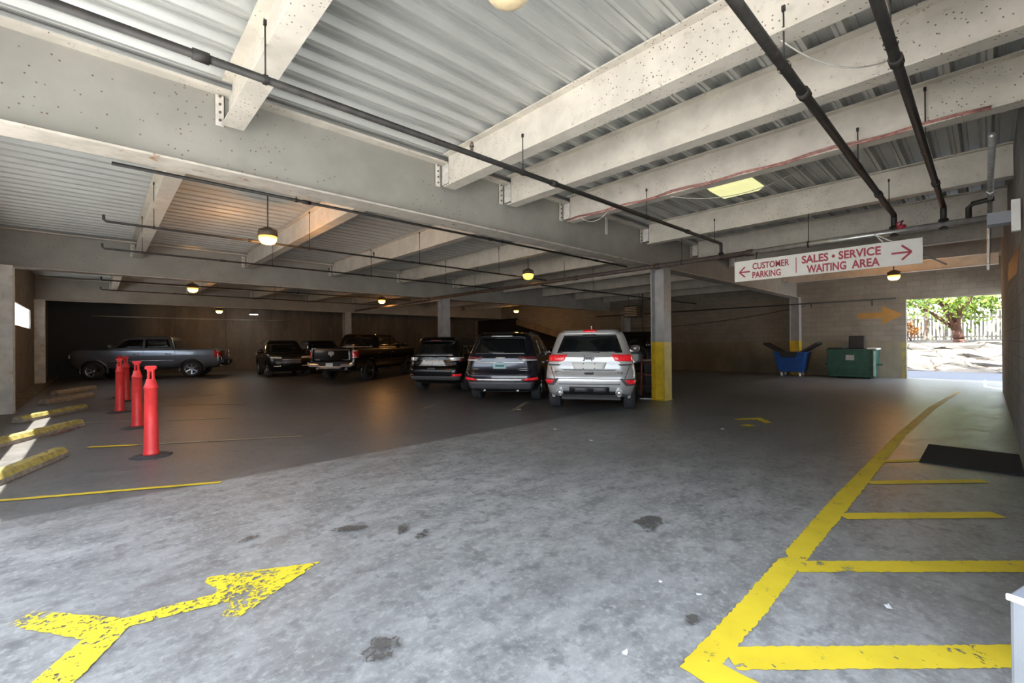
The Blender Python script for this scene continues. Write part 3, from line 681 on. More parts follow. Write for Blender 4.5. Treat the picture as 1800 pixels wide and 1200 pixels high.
# grey box at bottom right
t = thing('utility_box', 'grey metal box with white top edge cut by the lower right corner', 'box', (2.245,-.045,0), -17)
MB().box((0,-.5,0),(.34,0,.58)).obj('cabinet', M['grey_metal'], t, .01)
MB().box((-.012,-.51,.58),(.0,.006,.602)).obj('white_rim', M['white_metal'], t, .004)
MB().box((.0,-.5,.58),(.34,.0,.60)).obj('lid', M['grey_metal'], t, .006)
# blue tilt hopper with black lids
t = thing('tilt_hopper', 'blue plastic wheeled hopper with two black lids folded open', 'hopper', (21.35,5.58,0), 0)
def frust(g, y0, y1, x0, x1, z0, z1, yy0, yy1, xx0, xx1):
    v = [(x0,y0,z0),(x1,y0,z0),(x1,y1,z0),(x0,y1,z0),(xx0,yy0,z1),(xx1,yy0,z1),(xx1,yy1,z1),(xx0,yy1,z1)]
    g.add(v,[(0,3,2,1),(4,5,6,7),(0,1,5,4),(1,2,6,5),(2,3,7,6),(3,0,4,7)])
g = MB(); frust(g,-.44,.44,-.35,.35,.17,.98,-.58,.58,-.45,.45); g.box((-.47,-.61,.94),(.47,.61,1.0)); ob = g.obj('tub', M['blue_plastic'], t, .02)
g = MB(); g.prism([(0,.36,0),(0,.27,-.22),(0,-.24,-.22),(0,-.33,0)],(-.475,0,1.005),(.01,0,0)); g.obj('front_cutout', M['black_plastic'], t)
for s in (1,-1):
    g = MB(); g.prism([(0,s*.30,0),(0,s*.96,.42),(0,s*.99,.35),(0,s*.32,-.07)],(-.42,0,.97),(.84,0,0)); g.obj('lid', M['black_plastic'], t)
for yy in (-.33,.33):
    for xx in (-.25,.25):
        w = MB().cyl((xx,yy-.03,.075),(xx,yy+.03,.075),.075,n=16).obj('caster', M['white_metal'], t)
        MB().box((xx-.04,yy-.045,.10),(xx+.04,yy+.045,.18)).obj('fork', M['galv'], w)
# green dumpster
t = thing('dumpster', 'dark green steel dumpster with one black lid propped open', 'dumpster', (21.55,3.55,0), 0)
g = MB(); frust(g,-.68,.68,-.5,.5,.06,1.08,-.74,.74,-.55,.55); g.box((-.58,-.77,1.06),(.58,.77,1.12)); g.box((-.53,-.73,.06),(-.50,-.69,1.06)); g.box((-.53,.69,.06),(-.50,.73,1.06))
for z in (.18,.3): g.box((-.535,-.66,z),(-.49,.66,z+.05))
g.obj('bin_body', M['green_steel'], t, .01)
MB().box((-.60,-.74,.12),(-.54,-.69,1.07)).obj('pale_corner_post', pmat('pale_green',(.30,.42,.38),.5), t)
for s in (1,-1): MB().box((-.1,min(s*.74,s*.9),.50),(.1,max(s*.74,s*.9),.56)).obj('fork_pocket', M['green_steel'], t)
MB().box((-.585,-.12,.70),(-.545,.14,.90)).obj('notice_label', pmat('label_grey',(.36,.38,.36),.5,var=.25,scale=40), t)
MB().box((-.04,-.32,0),(.02,.18,.52),Matrix.Translation((.25,0,1.12)) @ Matrix.Rotation(R(8),4,'Y')).obj('raised_lid', M['black_plastic'], t, .03)
MB().box((-.55,.2,1.12),(.5,.72,1.17)).obj('closed_lid', M['black_plastic'], t, .015)
MB().box((-.5,-.74,1.13),(.4,-.42,1.20),Matrix.Rotation(R(3),4,'X')).obj('white_bag_edge', M['white_metal'], t, .03)
for yy in (-.55,.55): MB().cyl((-.4,yy-.04,.06),(-.4,yy+.04,.06),.06,n=14).obj('caster', M['black_plastic'], t)
# bin, bucket, jack handle beside the silver car
t = thing('trash_bin', 'black wheeled trash bin with pale lid edge between silver car and yellow column', 'bin', (11.5,6.42,0), 30)
g = MB(); frust(g,-.24,.24,-.26,.26,.05,.92,-.29,.29,-.33,.33); g.obj('bin_body', M['black_plastic'], t, .02)
MB().box((-.36,-.31,.92),(.36,.31,.97)).obj('lid', M['pale_plastic'], t, .015)
for s in (1,-1): MB().cyl((.27,s*.22,.1),(.27,s*.28,.1),.1,n=16).obj('wheel', M['rubber'], t)
t = thing('bucket', 'small pale bucket at the foot of the black trash bin', 'bucket', (11.0,6.02,0))
g = MB(); g.lathe([(0,.002),(.11,.002),(.135,.27),(.145,.28),(.145,.30),(.128,.30),(.105,.02),(0,.02)],24); g.obj('pail', M['pale_plastic'], t)
g = MB(); g.tube([(.14*math.cos(a),.02,.27+.10*math.sin(a)) for a in [k*math.pi/10 for k in range(11)]],.004,5); g.obj('bail_handle', M['galv'], t)
t = thing('hand_truck', 'red two-post hand truck standing between the silver car and the trash bin', 'hand truck', (10.52,6.06,0), 30)
g = MB()
for s in (1,-1): g.cyl((0,s*.17,.08),(.12,s*.15,1.10),.018,n=8)
for z in (.3,.6,.9): g.cyl((.12*(z-.08)/1.02,-.17,z),(.12*(z-.08)/1.02,.17,z),.014,n=8)
g.obj('frame', pmat('dull_red',(.40,.07,.06),.4), t); MB().box((-.25,-.2,.003),(.0,.2,.012)).obj('toe_plate', M['galv'], t)
for s in (1,-1): MB().cyl((.08,s*.2,.11),(.08,s*.25,.11),.11,n=16).obj('wheel', M['rubber'], t)
# ------------------------------------------------------------------ vehicles
def lerp(a, b, t): return a+(b-a)*t
class Shell:
    """Body surface: plan outline (rounded rectangle) that varies with height. x forward (0 = rear bumper), y left."""
    def __init__(s, tab, lift=0): s.t = sorted(tab); s.lift = lift
    def row(s, z):
        T = s.t
        if z <= T[0][0]: return T[0]
        for a, b in zip(T, T[1:]):
            if z <= b[0]:
                k = (z-a[0])/(b[0]-a[0]); return tuple(lerp(p, q, k) for p, q in zip(a, b))
        return T[-1]
    def half(s, z, n=10):
        """left half outline from rear centre to front centre: list of (x,y)"""
        _, xr, xf, w, rr, rf, bow = s.row(z)
        rr = min(rr, w*.95); rf = min(rf, w*.95); o = []
        for k in range(9):
            y = (w-rr)*k/8; o.append((xr+bow*(y/w)**2, y))
        x0 = xr+bow*((w-rr)/w)**2
        for k in range(1, n+1):
            t = math.pi/2*k/n; o.append((x0+rr*.9*(1-math.cos(t)), w-rr+rr*math.sin(t)))
        xs, xe = o[-1][0], xf-bow*1.2-rf
        for k in range(1, 25): o.append((lerp(xs, xe, k/25), w))
        for k in range(0, n+1):
            t = math.pi/2*k/n; o.append((xe+rf*math.sin(t), w-rf+rf*math.cos(t)))
        for k in range(1, 7):
            y = (w-rf)*(1-k/6); o.append((xe+rf+bow*1.2*(1-(y/max(.01,w-rf))**2), y))
        return o
    def body(s, zs, crown=.03):
        g = MB(); rings = []
        for z in zs:
            h = s.half(z); full = h + [(x, -y) for x, y in h[-2:0:-1]]
            rings.append([(x, y, z+s.lift) for x, y in full])
        n = len(rings[0]); top = rings[-1]
        cx = sum(p[0] for p in top)/n
        for k, dz in ((.97,.45),(.88,.75),(.6,.95)):
            rings.append([(cx+(p[0]-cx)*k, p[1]*k, p[2]+crown*dz) for p in top])
        vs = [p for r in rings for p in r]; fs = []
        for i in range(len(rings)-1):
            for k in range(n): fs.append((i*n+k, i*n+(k+1) % n, (i+1)*n+(k+1) % n, (i+1)*n+k))
        g.add(vs, fs, True)
        g.f.append(list(range(n))[::-1]); g.m.append(0); g.sm.append(False)
        g.f.append([(len(rings)-1)*n+k for k in range(n)]); g.m.append(0); g.sm.append(True)
        return g
    def rear(s, a, z):
        """arc position a (metres from rear centre, + left) on the outline at z"""
        h = s.half(z); sg = 1 if a >= 0 else -1; a = abs(a); acc = 0
        for p, q in zip(h, h[1:]):
            d = math.hypot(q[0]-p[0], q[1]-p[1])
            if acc+d >= a or q is h[-1]:
                k = (a-acc)/d if d else 0; return Vector((lerp(p[0],q[0],k), sg*lerp(p[1],q[1],k), z+s.lift))
            acc += d
        return Vector((h[-1][0], 0, z+s.lift))
    def front(s, a, z):
        h = s.half(z)[::-1]; sg = 1 if a >= 0 else -1; a = abs(a); acc = 0
        for p, q in zip(h, h[1:]):
            d = math.hypot(q[0]-p[0], q[1]-p[1])
            if acc+d >= a or q is h[-1]:
                k = (a-acc)/d if d else 0; return Vector((lerp(p[0],q[0],k), sg*lerp(p[1],q[1],k), z+s.lift))
            acc += d
        return Vector((h[-1][0], 0, z+s.lift))
    def side(s, x, z, sg):
        h = s.half(z); best = None
        i = max(range(len(h)), key=lambda q: h[q][1]); seg = list(zip(h, h[1:]))
        for p, q in seg:
            if (p[0] <= x <= q[0]) and q[0] > p[0]:
                k = (x-p[0])/(q[0]-p[0]); y = lerp(p[1], q[1], k)
                if best is None or y > best: best = y
        if best is None: best = h[i][1]
        return Vector((x, sg*best, z+s.lift))
    def panel(s, kind, corners, off, mat, name, parent, nu=10, nv=6, depth=.03, sg=1, rnd=0):
        """corners: [(a,z) bottom-left, bottom-right, top-right, top-left]; kind rear|front|side"""
        fn = {'rear': s.rear, 'front': s.front, 'side': lambda a, z: s.side(a, z, sg)}[kind]
        c = corners; P = []
        for j in range(nv+1):
            for i in range(nu+1):
                u, v = i/nu, j/nv
                a = lerp(lerp(c[0][0],c[1][0],u), lerp(c[3][0],c[2][0],u), v); z = lerp(lerp(c[0][1],c[1][1],u), lerp(c[3][1],c[2][1],u), v)
                p = fn(a, z); da = fn(a+.01, z)-fn(a-.01, z); dz = fn(a, z+.01)-fn(a, z-.01)
                nrm = da.cross(dz)
                if nrm.length < 1e-9: nrm = Vector((-1,0,0))
                nrm.normalize(); cen = Vector((2.4, 0, p.z)); out = p-cen
                if nrm.dot(out) < 0: nrm = -nrm
                P.append((p, nrm))
        g = MB(); N = (nu+1)*(nv+1)
        vs = [p+n*off for p, n in P]+[p-n*depth for p, n in P]; fs = []
        for j in range(nv):
            for i in range(nu):
                q = j*(nu+1)+i; fs.append((q, q+1, q+nu+2, q+nu+1))
        bd = [i for i in range(nu)]+[j*(nu+1)+nu for j in range(nv)]+[nv*(nu+1)+i for i in range(nu,0,-1)]+[j*(nu+1) for j in range(nv,0,-1)]
        for p, q in zip(bd, bd[1:]+bd[:1]): fs.append((p, q, q+N, p+N))
        g.add(vs, fs, True); g.sm = [i < nu*nv for i in range(len(fs))]
        return g.obj(name, M[mat] if isinstance(mat, str) else mat, parent)
def zrange(zs):
    out = []
    for a, b, n in zs: out += [lerp(a, b, k/n) for k in range(n)]
    return out+[zs[-1][1]]
WH = {}
def wheel_parts(r, w, rim, spokes):
    key = (r, w, rim, spokes)
    if key in WH: return WH[key]
    g = MB(); rr = r*.66; Mx = Matrix.Rotation(R(90),4,'X')
    prof = [(rr,-w*.44),(rr+.02,-w*.5),(r*.90,-w*.5),(r*.965,-w*.45)]
    g.lathe(prof+[(r*.985,-w*.40)],40,Mx); g.lathe([(r*.985,w*.40),(r*.965,w*.45),(r*.90,w*.5),(rr+.02,w*.5),(rr,w*.44)],40,Mx)
    g.mi = 1; tp = [(r*.985,-w*.40)]
    for k in range(5):
        a = -w*.40+w*.8*k/5; b_ = -w*.40+w*.8*(k+1)/5
        tp += [(r,a+.006),(r,b_-.008),(r*.972,b_-.005),(r*.972,b_-.001)]
    tp[-2:] = [(r*.985,w*.40)]
    g.lathe(tp,40,Mx,False); tire = g.mesh('tire', [M['tire'], M['tread']])
    g = MB(); g.lathe([(rr,w*.46),(rr-.02,w*.46),(rr-.03,w*.3),(rr-.035,-w*.4),(rr,-w*.44)],32,Mx)
    g.lathe([(.0,w*.30),(.06,w*.30),(.065,w*.16),(.0,w*.16)],20,Mx)
    for k in range(spokes):
        a = 2*math.pi*k/spokes; m = Matrix.Rotation(a,4,'Y')
        vs = [(-.028,-w*.28,.04),(.028,-w*.28,.04),(.022,-w*.42,rr-.015),(-.022,-w*.42,rr-.015),(-.028,-w*.18,.04),(.028,-w*.18,.04),(.022,-w*.30,rr-.015),(-.022,-w*.30,rr-.015)]
        g.add([m @ Vector(v) for v in vs],[(0,1,2,3),(7,6,5,4),(0,4,5,1),(1,5,6,2),(2,6,7,3),(3,7,4,0)])
    rimm = g.mesh('rim', [M[rim]])
    g = MB(); g.lathe([(rr-.04,w*.05),(.0,w*.05)],24,Mx); disc = g.mesh('brake_disc', [M['dark_alloy']])
    WH[key] = (tire, rimm, disc); return WH[key]
def wheels(root, xs, track, r, w, rim, spokes):
    tire, rimm, disc = wheel_parts(r, w, rim, spokes)
    for x in xs:
        for sg in (1, -1):
            t = bpy.data.objects.new('wheel', tire); COL.objects.link(t); t.parent = root; t.location = (x, sg*track/2, r-.004)
            if sg > 0: t.rotation_euler = (0,0,math.pi)
            for nm, me in (('rim', rimm), ('brake_disc', disc)):
                o = bpy.data.objects.new(nm, me); COL.objects.link(o); o.parent = t
def arches(body, xs, track, r, w, wid=1.1):
    c = MB()
    for x in xs:
        for sg in (1, -1):
            c.cyl((x, sg*(track/2-w*.5-.06), r), (x, sg*wid, r), r+.065, n=36)
    boolean_cut(body, c)
    for p in body.data.polygons: p.use_smooth = True
def smooth_by_angle(o, ang=35):
    me = o.data; bm = bmesh.new(); bm.from_mesh(me)
    for e in bm.edges:
        if len(e.link_faces) == 2 and e.calc_face_angle(0) > R(ang): e.smooth = False
    bm.to_mesh(me); bm.free()
def arch_trim(root, S, xs, r, mat):
    for x in xs:
        for sg in (1,-1):
            g = MB(); vs = []; fs = []; n = 20
            for k in range(n+1):
                a = math.pi*(-.06+1.12*k/n)
                for rad in (r+.060, r+.115):
                    px, pz = x+rad*math.cos(a), r+rad*math.sin(a); p = S.side(px, max(pz-S.lift,.3), sg)
                    vs += [(px, p.y+sg*.012, pz),(px, p.y-sg*.05, pz)]
            for k in range(n):
                q = k*4
                fs += [(q,q+4,q+6,q+2),(q,q+1,q+5,q+4),(q+2,q+6,q+7,q+3)]
            g.add(vs, fs, True); g.obj('arch_trim', M[mat], root)
def pose(root, x, y, hd): root.location = (x, y, 0); root.rotation_euler = (0,0,R(hd))

def suv_shell(L=4.82, W=.965, H=1.745, hood=1.06, belt=1.10, wsx=.70, rake=.34, round_=.26, lift=0, sh=.0):
    k = L/4.82
    return Shell([
     (.27, .30, L-.30, W-.13, .25,.35,.03),
     (.34, .12, L-.14, W-.07, .26,.38,.05),
     (.46, .03, L-.05, W-.03, round_,.40,.07),
     (.62, .00, L, W, round_,.42,.08),
     (.74, .02, L-.01, W+.003, round_,.42,.08),
     (.80, .07, L-.02, W+.003, round_,.42,.08),
     (.95, .09, L-.05, W-sh*.5, round_,.42,.08),
     (hood-.04, .10, L-.12, W-.012-sh, round_,.42,.08),
     (hood+.01, .105, L-.30, W-.018-sh, round_,.40,.08),
     (hood+.05, .11, L*.735, W-.025-sh, round_,.34,.07),
     (belt+.02, .13, L*.715, W-.035-sh, round_,.32,.07),
     (H-.18, .13+rake*.75, L*.56, W-.185, .22,.25,.07),
     (H-.07, .13+rake*.9, L*.52, W-.235, .20,.22,.06),
     (H-.03, .13+rake*.98, L*.505, W-.28, .20,.22,.06),
     (H-.005, .13+rake*1.15, L*.485, W-.36, .18,.20,.05)], lift)
def suv_common(root, S, paint, L, W, H, belt, axx, track, r, w, rim, spokes, cut=True, hood=1.06):
    zs = zrange([(.27,.46,5),(.46,.74,5),(.74,hood-.04,6),(hood-.04,belt+.02,8),(belt+.02,H-.18,8),(H-.18,H-.005,8)])
    b = S.body(zs, .02).obj('body', M[paint], root)
    if cut: arches(b, axx, track, r, w)
    smooth_by_angle(b, 40)
    wheels(root, axx, track, r, w, rim, spokes)
    MB().box((.5,-W+.3,.24),(L-.5,W-.3,.42)).obj('underbody', M['black_trim'], root)
    g = MB(); g.cyl((axx[0],-track/2,r),(axx[0],track/2,r),.045,n=10); g.box((axx[0]-.15,-.16,r-.12),(axx[0]+.15,.16,r+.1)); g.obj('rear_axle', M['black_trim'], root)
    zb, zt = belt+.05, H-.20
    for sg in (1,-1):
        for (x0,x1,x0t,x1t) in ((.62,1.18,.75,1.20),(1.26,2.12,1.26,2.08),(2.20,3.10,2.16,2.62)):
            k = L/4.82
            S.panel('side',[(x0*k,zb),(x1*k,zb),(x1t*k,zt),(x0t*k,zt)],.004,'glass_dark','side_window',root,8,6,.01,sg)
        for xd in (1.22,2.16,3.18):
            S.panel('side',[(xd*L/4.82-.004,.45),(xd*L/4.82+.004,.45),(xd*L/4.82+.004,belt),(xd*L/4.82-.004,belt)],.002,'black_trim','door_seam',root,1,8,.004,sg)
        for xd in (1.36,2.30):
            S.panel('side',[(xd*L/4.82,.93),(xd*L/4.82+.2,.93),(xd*L/4.82+.2,.965),(xd*L/4.82,.965)],.03,paint,'door_handle',root,4,1,.02,sg)
        p = S.side(3.05*L/4.82, belt+.04, sg)
        mm = MB(); mm.lathe([(0,-.11),(.06,-.10),(.085,-.03),(.085,.06),(.05,.10),(0,.105)],14,Matrix.Translation((p.x,p.y+sg*.16,p.z+.08)) @ Matrix.Rotation(R(90),4,'X') @ Matrix.Diagonal((.8,1.1,1.1,1)))
        mm.box((p.x-.03,min(p.y,p.y+sg*.12),p.z+.0),(p.x+.04,max(p.y,p.y+sg*.12),p.z+.05)); mm.obj('side_mirror', M[paint], root)
        g = MB(); pts = [S.side(x, H-.03, sg)+Vector((0,-sg*.02,.045 if 0 < i < 8 else .0)) for i, x in enumerate([.75+.24*q for q in range(9)])]
        g.tube(pts,.016,8); g.obj('roof_rail', M['black_trim'], root)
    S.panel('front',[(-.70,belt+.07),(.70,belt+.07),(.60,H-.16),(-.60,H-.16)],.006,'glass_dark','windscreen',root,10,6,.02)
    return b
def badge(root, S, s, a, z, size, mat, sx=1., bold=.002):
    p = S.rear(a, z)
    rot = Matrix.Rotation(R(-90),4,'Z') @ Matrix.Rotation(R(90),4,'X')
    o = text_mesh('badge', s, size, M[mat], root, (p.x-.006, p.y, p.z-size*.35), rot, 'CENTER', bold, .004, sx); return o
def pipe_tip(root, x, y, z, r=.05, mat='chrome'):
    g = MB(); g.lathe([(r,-.0),(r*1.08,.0),(r*1.08,.18),(r*.85,.19),(r*.85,.03),(0,.03)],20,Matrix.Translation((x,y,z)) @ Matrix.Rotation(R(90),4,'Y')); return g.obj('exhaust_tip', M[mat], root)

# ---- silver SUV
L, W, H = 4.82, .925, 1.665
S = suv_shell(L, W, H, 1.06, 1.12, rake=.32, round_=.34, lift=.06, sh=.04)
t = thing('suv', 'silver SUV seen from behind with bright red tail lights', 'car'); AX = (1.02, 3.93)
suv_common(t, S, 'silver_paint', L, W, H, 1.12, AX, 1.60, .375, .26, 'alloy', 5)
S.panel('rear',[(-.68,1.185),(.68,1.185),(.545,1.555),(-.545,1.555)],.006,'glass_dark','rear_window',t,14,8,.02)
S.panel('rear',[(-.60,1.56),(.60,1.56),(.56,1.635),(-.56,1.635)],.05,'silver_paint','spoiler',t,14,3,.05)
S.panel('rear',[(-.15,1.60),(.15,1.60),(.11,1.632),(-.11,1.632)],.058,'tail_bright','high_brake_light',t,6,2,.02)
S.panel('rear',[(-.17,1.52),(.17,1.52),(.12,1.56),(-.12,1.56)],.03,'black_trim','wiper_housing',t,6,2,.02)
for sg in (1,-1):
    S.panel('rear',[(sg*.52,1.025),(sg*.95,1.01),(sg*.95,1.135),(sg*.45,1.145)],.022,'tail_bright','tail_light',t,14,5,.03)
    S.panel('rear',[(sg*.60,.955),(sg*.91,.955),(sg*.93,1.002),(sg*.55,1.018)],.018,'lens_white','reverse_light',t,12,3,.03)
    S.panel('rear',[(sg*.62,.925),(sg*.90,.925),(sg*.92,.952),(sg*.585,.952)],.012,'grey_trim','lamp_trim',t,12,2,.02)
    S.panel('rear',[(sg*.80,.555),(sg*1.02,.56),(sg*1.06,.635),(sg*.70,.635)],.018,'tail_bright','bumper_reflector',t,8,3,.02)
    S.panel('rear',[(sg*.74,.525),(sg*1.06,.53),(sg*1.12,.66),(sg*.62,.655)],.009,'grey_trim','reflector_bezel',t,10,4,.02)
S.panel('rear',[(-.30,.845),(.30,.845),(.36,.995),(-.36,.995)],.008,'white_metal','plate_recess',t,8,4,.02)
for a in (-.115,.115):
    for z in (.87,.965):
        p = S.rear(a,z); MB().cyl((p.x-.014,p.y,p.z),(p.x-.004,p.y,p.z),.012,n=8).obj('plate_screw', M['badge_dark'], t)
S.panel('rear',[(-.50,.832),(.50,.832),(.56,.845),(-.56,.845)],.014,'badge_dark','tailgate_fold_line',t,12,1,.02)
S.panel('rear',[(-.68,.655),(.68,.655),(.68,.668),(-.68,.668)],.004,'black_trim','tailgate_seam',t,14,1,.015)
for sg in (1,-1): S.panel('rear',[(sg*.70,.66),(sg*.715,.66),(sg*.84,.93),(sg*.825,.93)],.004,'black_trim','tailgate_seam',t,1,6,.015)
S.panel('rear',[(-.095,.755),(.095,.755),(.095,.80),(-.095,.80)],.012,'chrome','tailgate_handle',t,4,2,.02)
S.panel('rear',[(-.085,.748),(.085,.748),(.085,.768),(-.085,.768)],.014,'badge_dark','handle_dark_slot',t,4,1,.02)  # dark strip along the lower edge of the handle
badge(t, S, 'Jeep', .0, 1.09, .10, 'badge_dark', 1.25, .006); badge(t, S, '4x4', -.62, .78, .06, 'badge_dark', 1.2, .003)
S.panel('rear',[(.55,.775),(.70,.775),(.70,.795),(.55,.795)],.008,'alloy','name_badge',t,3,1,.01)
S.panel('rear',[(-.62,.545),(.62,.545),(.62,.56),(-.62,.56)],.010,'grey_trim','bumper_crease',t,12,1,.02)
S.panel('rear',[(-.70,.335),(.70,.335),(.62,.41),(-.62,.41)],.010,'black_trim','lower_valance',t,14,3,.03)
S.panel('rear',[(-.40,.385),(.40,.385),(.40,.50),(-.40,.50)],.020,'black_trim','hitch_cover',t,8,3,.04)
for a in (.16,-.22): S.panel('rear',[(a-.13,.40),(a+.13,.40),(a+.13,.48),(a-.13,.48)],.026,'grey_trim','hitch_panel',t,4,2,.02)
for y in (.60,-.60): pipe_tip(t, .0, y, .44, .065)
g = MB()
for sg in (1,-1): g.cyl((.75,sg*.12,.33),(.92,sg*.62,.25),.03,n=8); g.cyl((.60,sg*.20,.33),(.62,sg*.56,.29),.06,n=10)
g.obj('suspension_arm', M['alloy'], t)
S.panel('rear',[(-.22,1.19),(.18,1.205),(.18,1.22),(-.22,1.205)],.022,'grey_trim','rear_wiper',t,6,1,.01)
g = MB(); g.prism([(.95,-.01,H+.05),(1.16,-.01,H+.05),(1.0,-.01,H+.17),(.96,-.01,H+.17)],(0,0,0),(0,.02,0)); g.obj('antenna_fin', M['silver_paint'], t, .004)
arch_trim(t, S, AX, .375, 'silver_paint')
GC = t
def place_by_axle(root, ax, x, y, hd):
    """put the middle of the rear axle at x, y"""
    pose(root, x-ax*math.cos(R(hd)), y-ax*math.sin(R(hd)), hd)
place_by_axle(GC, 1.02, 8.15, 6.08, 33)

# ---- dark blue SUV (newer, thin lamps)
L, W, H = 4.91, .92, 1.73
S = suv_shell(L, W, H, 1.10, 1.13, rake=.36, round_=.34, sh=.03)
t = thing('suv', 'dark blue SUV with pale cyan plate, between silver car and black compact', 'car'); AX = (1.04, 4.0)
suv_common(t, S, 'navy_paint', L, W, H, 1.13, AX, 1.57, .385, .26, 'alloy', 5, hood=1.10)
S.panel('rear',[(-.68,1.20),(.68,1.20),(.54,1.58),(-.54,1.58)],.006,'glass_dark','rear_window',t,14,8,.02)
S.panel('rear',[(-.58,1.59),(.58,1.59),(.54,1.67),(-.54,1.67)],.06,'black_paint','spoiler',t,14,3,.05)
S.panel('rear',[(-.26,1.605),(.26,1.605),(.26,1.625),(-.26,1.625)],.066,'lens_white','high_brake_light',t,8,1,.02)
for sg in (1,-1):
    S.panel('rear',[(sg*.50,1.065),(sg*.98,1.06),(sg*.97,1.15),(sg*.44,1.15)],.02,'tail_dull','tail_light',t,14,4,.03)
    S.panel('rear',[(sg*.56,1.035),(sg*.97,1.03),(sg*.98,1.068),(sg*.53,1.072)],.022,'lens_white','reverse_light',t,12,2,.03)
    S.panel('rear',[(sg*.58,.565),(sg*1.0,.575),(sg*.98,.635),(sg*.66,.62)],.02,'tail_bright','bumper_reflector',t,10,3,.02)
    S.panel('rear',[(sg*.05,.985),(sg*.62,.985),(sg*.64,1.022),(sg*.05,1.01)],.012,'chrome','chrome_strip',t,12,1,.02)
S.panel('rear',[(-.56,.545),(.56,.545),(.60,.605),(-.60,.605)],.016,'chrome','chrome_bumper_strip',t,14,2,.02)
S.panel('rear',[(-.13,1.085),(.10,1.085),(.10,1.125),(-.13,1.125)],.012,'lens_white','name_badge',t,3,1,.01)
S.panel('rear',[(-.16,.845),(.16,.845),(.16,.99),(-.16,.99)],.016,'plate_cyan','licence_plate',t,4,2,.02)
S.panel('rear',[(-.11,.89),(.11,.89),(.11,.94),(-.11,.94)],.018,'plate_ink','plate_characters',t,4,1,.002)
for a,z,w2 in ((.62,.83,.09),(-.62,.84,.14),(-.62,.80,.14)): S.panel('rear',[(a-w2,z),(a+w2,z),(a+w2,z+.018),(a-w2,z+.018)],.010,'alloy','name_badge',t,3,1,.01)
S.panel('rear',[(-.72,.675),(.72,.675),(.72,.688),(-.72,.688)],.004,'grey_trim','tailgate_seam',t,14,1,.015)
S.panel('rear',[(-.80,.34),(.80,.34),(.90,.53),(-.90,.53)],.010,'grey_trim','lower_valance',t,14,4,.03)
S.panel('rear',[(-.1,1.215),(.3,1.23),(.3,1.25),(-.1,1.235)],.022,'grey_trim','rear_wiper',t,6,1,.01)
for y in (.42,-.42): pipe_tip(t, .16, y, .31, .035)
arch_trim(t, S, AX, .385, 'black_paint')
place_by_axle(t, 1.04, 7.93, 8.66, 36)
SUVN = t

# ---- black compact SUV
L, W, H = 4.40, .87, 1.61
S = suv_shell(L, W, H, 1.02, 1.05, rake=.30, round_=.30)
t = thing('suv', 'black compact SUV with a blank white plate panel, left of the dark blue SUV', 'car'); AX = (.92, 3.56)
suv_common(t, S, 'black_paint', L, W, H, 1.05, AX, 1.54, .355, .235, 'dark_alloy', 5, hood=1.02)
S.panel('rear',[(-.64,1.13),(.64,1.13),(.50,1.50),(-.50,1.50)],.006,'glass_dark','rear_window',t,14,8,.02)
S.panel('rear',[(-.58,1.50),(.58,1.50),(.54,1.59),(-.54,1.59)],.09,'black_paint','spoiler',t,14,3,.05)
S.panel('rear',[(-.18,1.515),(.18,1.515),(.16,1.545),(-.16,1.545)],.097,'tail_dull','high_brake_light',t,6,1,.02)
for sg in (1,-1):
    S.panel('rear',[(sg*.56,.955),(sg*1.05,.97),(sg*1.04,1.06),(sg*.50,1.06)],.02,'lens_white','tail_light',t,12,4,.03)  # white here is a reflection painted onto the tail lamps
    S.panel('rear',[(sg*.80,.92),(sg*1.10,.94),(sg*1.10,1.04),(sg*.88,1.03)],.024,'tail_dull','tail_light_red',t,8,3,.03)
    S.panel('rear',[(sg*.62,.50),(sg*.94,.51),(sg*.94,.57),(sg*.66,.565)],.02,'tail_bright' if sg < 0 else 'tail_dull','bumper_reflector',t,8,2,.02)
S.panel('rear',[(-.66,1.105),(.66,1.105),(.64,1.122),(-.64,1.122)],.014,'chrome','chrome_strip',t,14,1,.02)
S.panel('rear',[(-.42,.83),(.42,.83),(.34,.985),(-.34,.985)],.012,'plate','plate_panel',t,8,3,.02)
S.panel('rear',[(-.48,.80),(.48,.80),(.46,.83),(-.46,.83)],.016,'chrome','plate_ledge',t,10,1,.02)
for a,z in ((-.2,.94),(.2,.94),(0,.88)): S.panel('rear',[(a-.01,z),(a+.01,z),(a+.01,z+.03),(a-.01,z+.03)],.016,'badge_dark','plate_clip',t,1,1,.01)
badge(t, S, 'Jeep', 0., 1.045, .085, 'alloy', 1.25, .003)
S.panel('rear',[(-.62,.64),(.62,.64),(.62,.655),(-.62,.655)],.006,'alloy','tailgate_seam',t,14,1,.015)
S.panel('rear',[(-.10,.70),(.14,.70),(.14,.75),(-.10,.75)],.010,'grey_trim','tailgate_handle',t,4,1,.02)
S.panel('rear',[(-.95,.38),(.95,.38),(.98,.50),(-.98,.50)],.012,'grey_trim','lower_valance',t,16,4,.03)
arch_trim(t, S, AX, .355, 'black_trim')
place_by_axle(t, .92, 8.08, 11.78, 30)
COMP = t

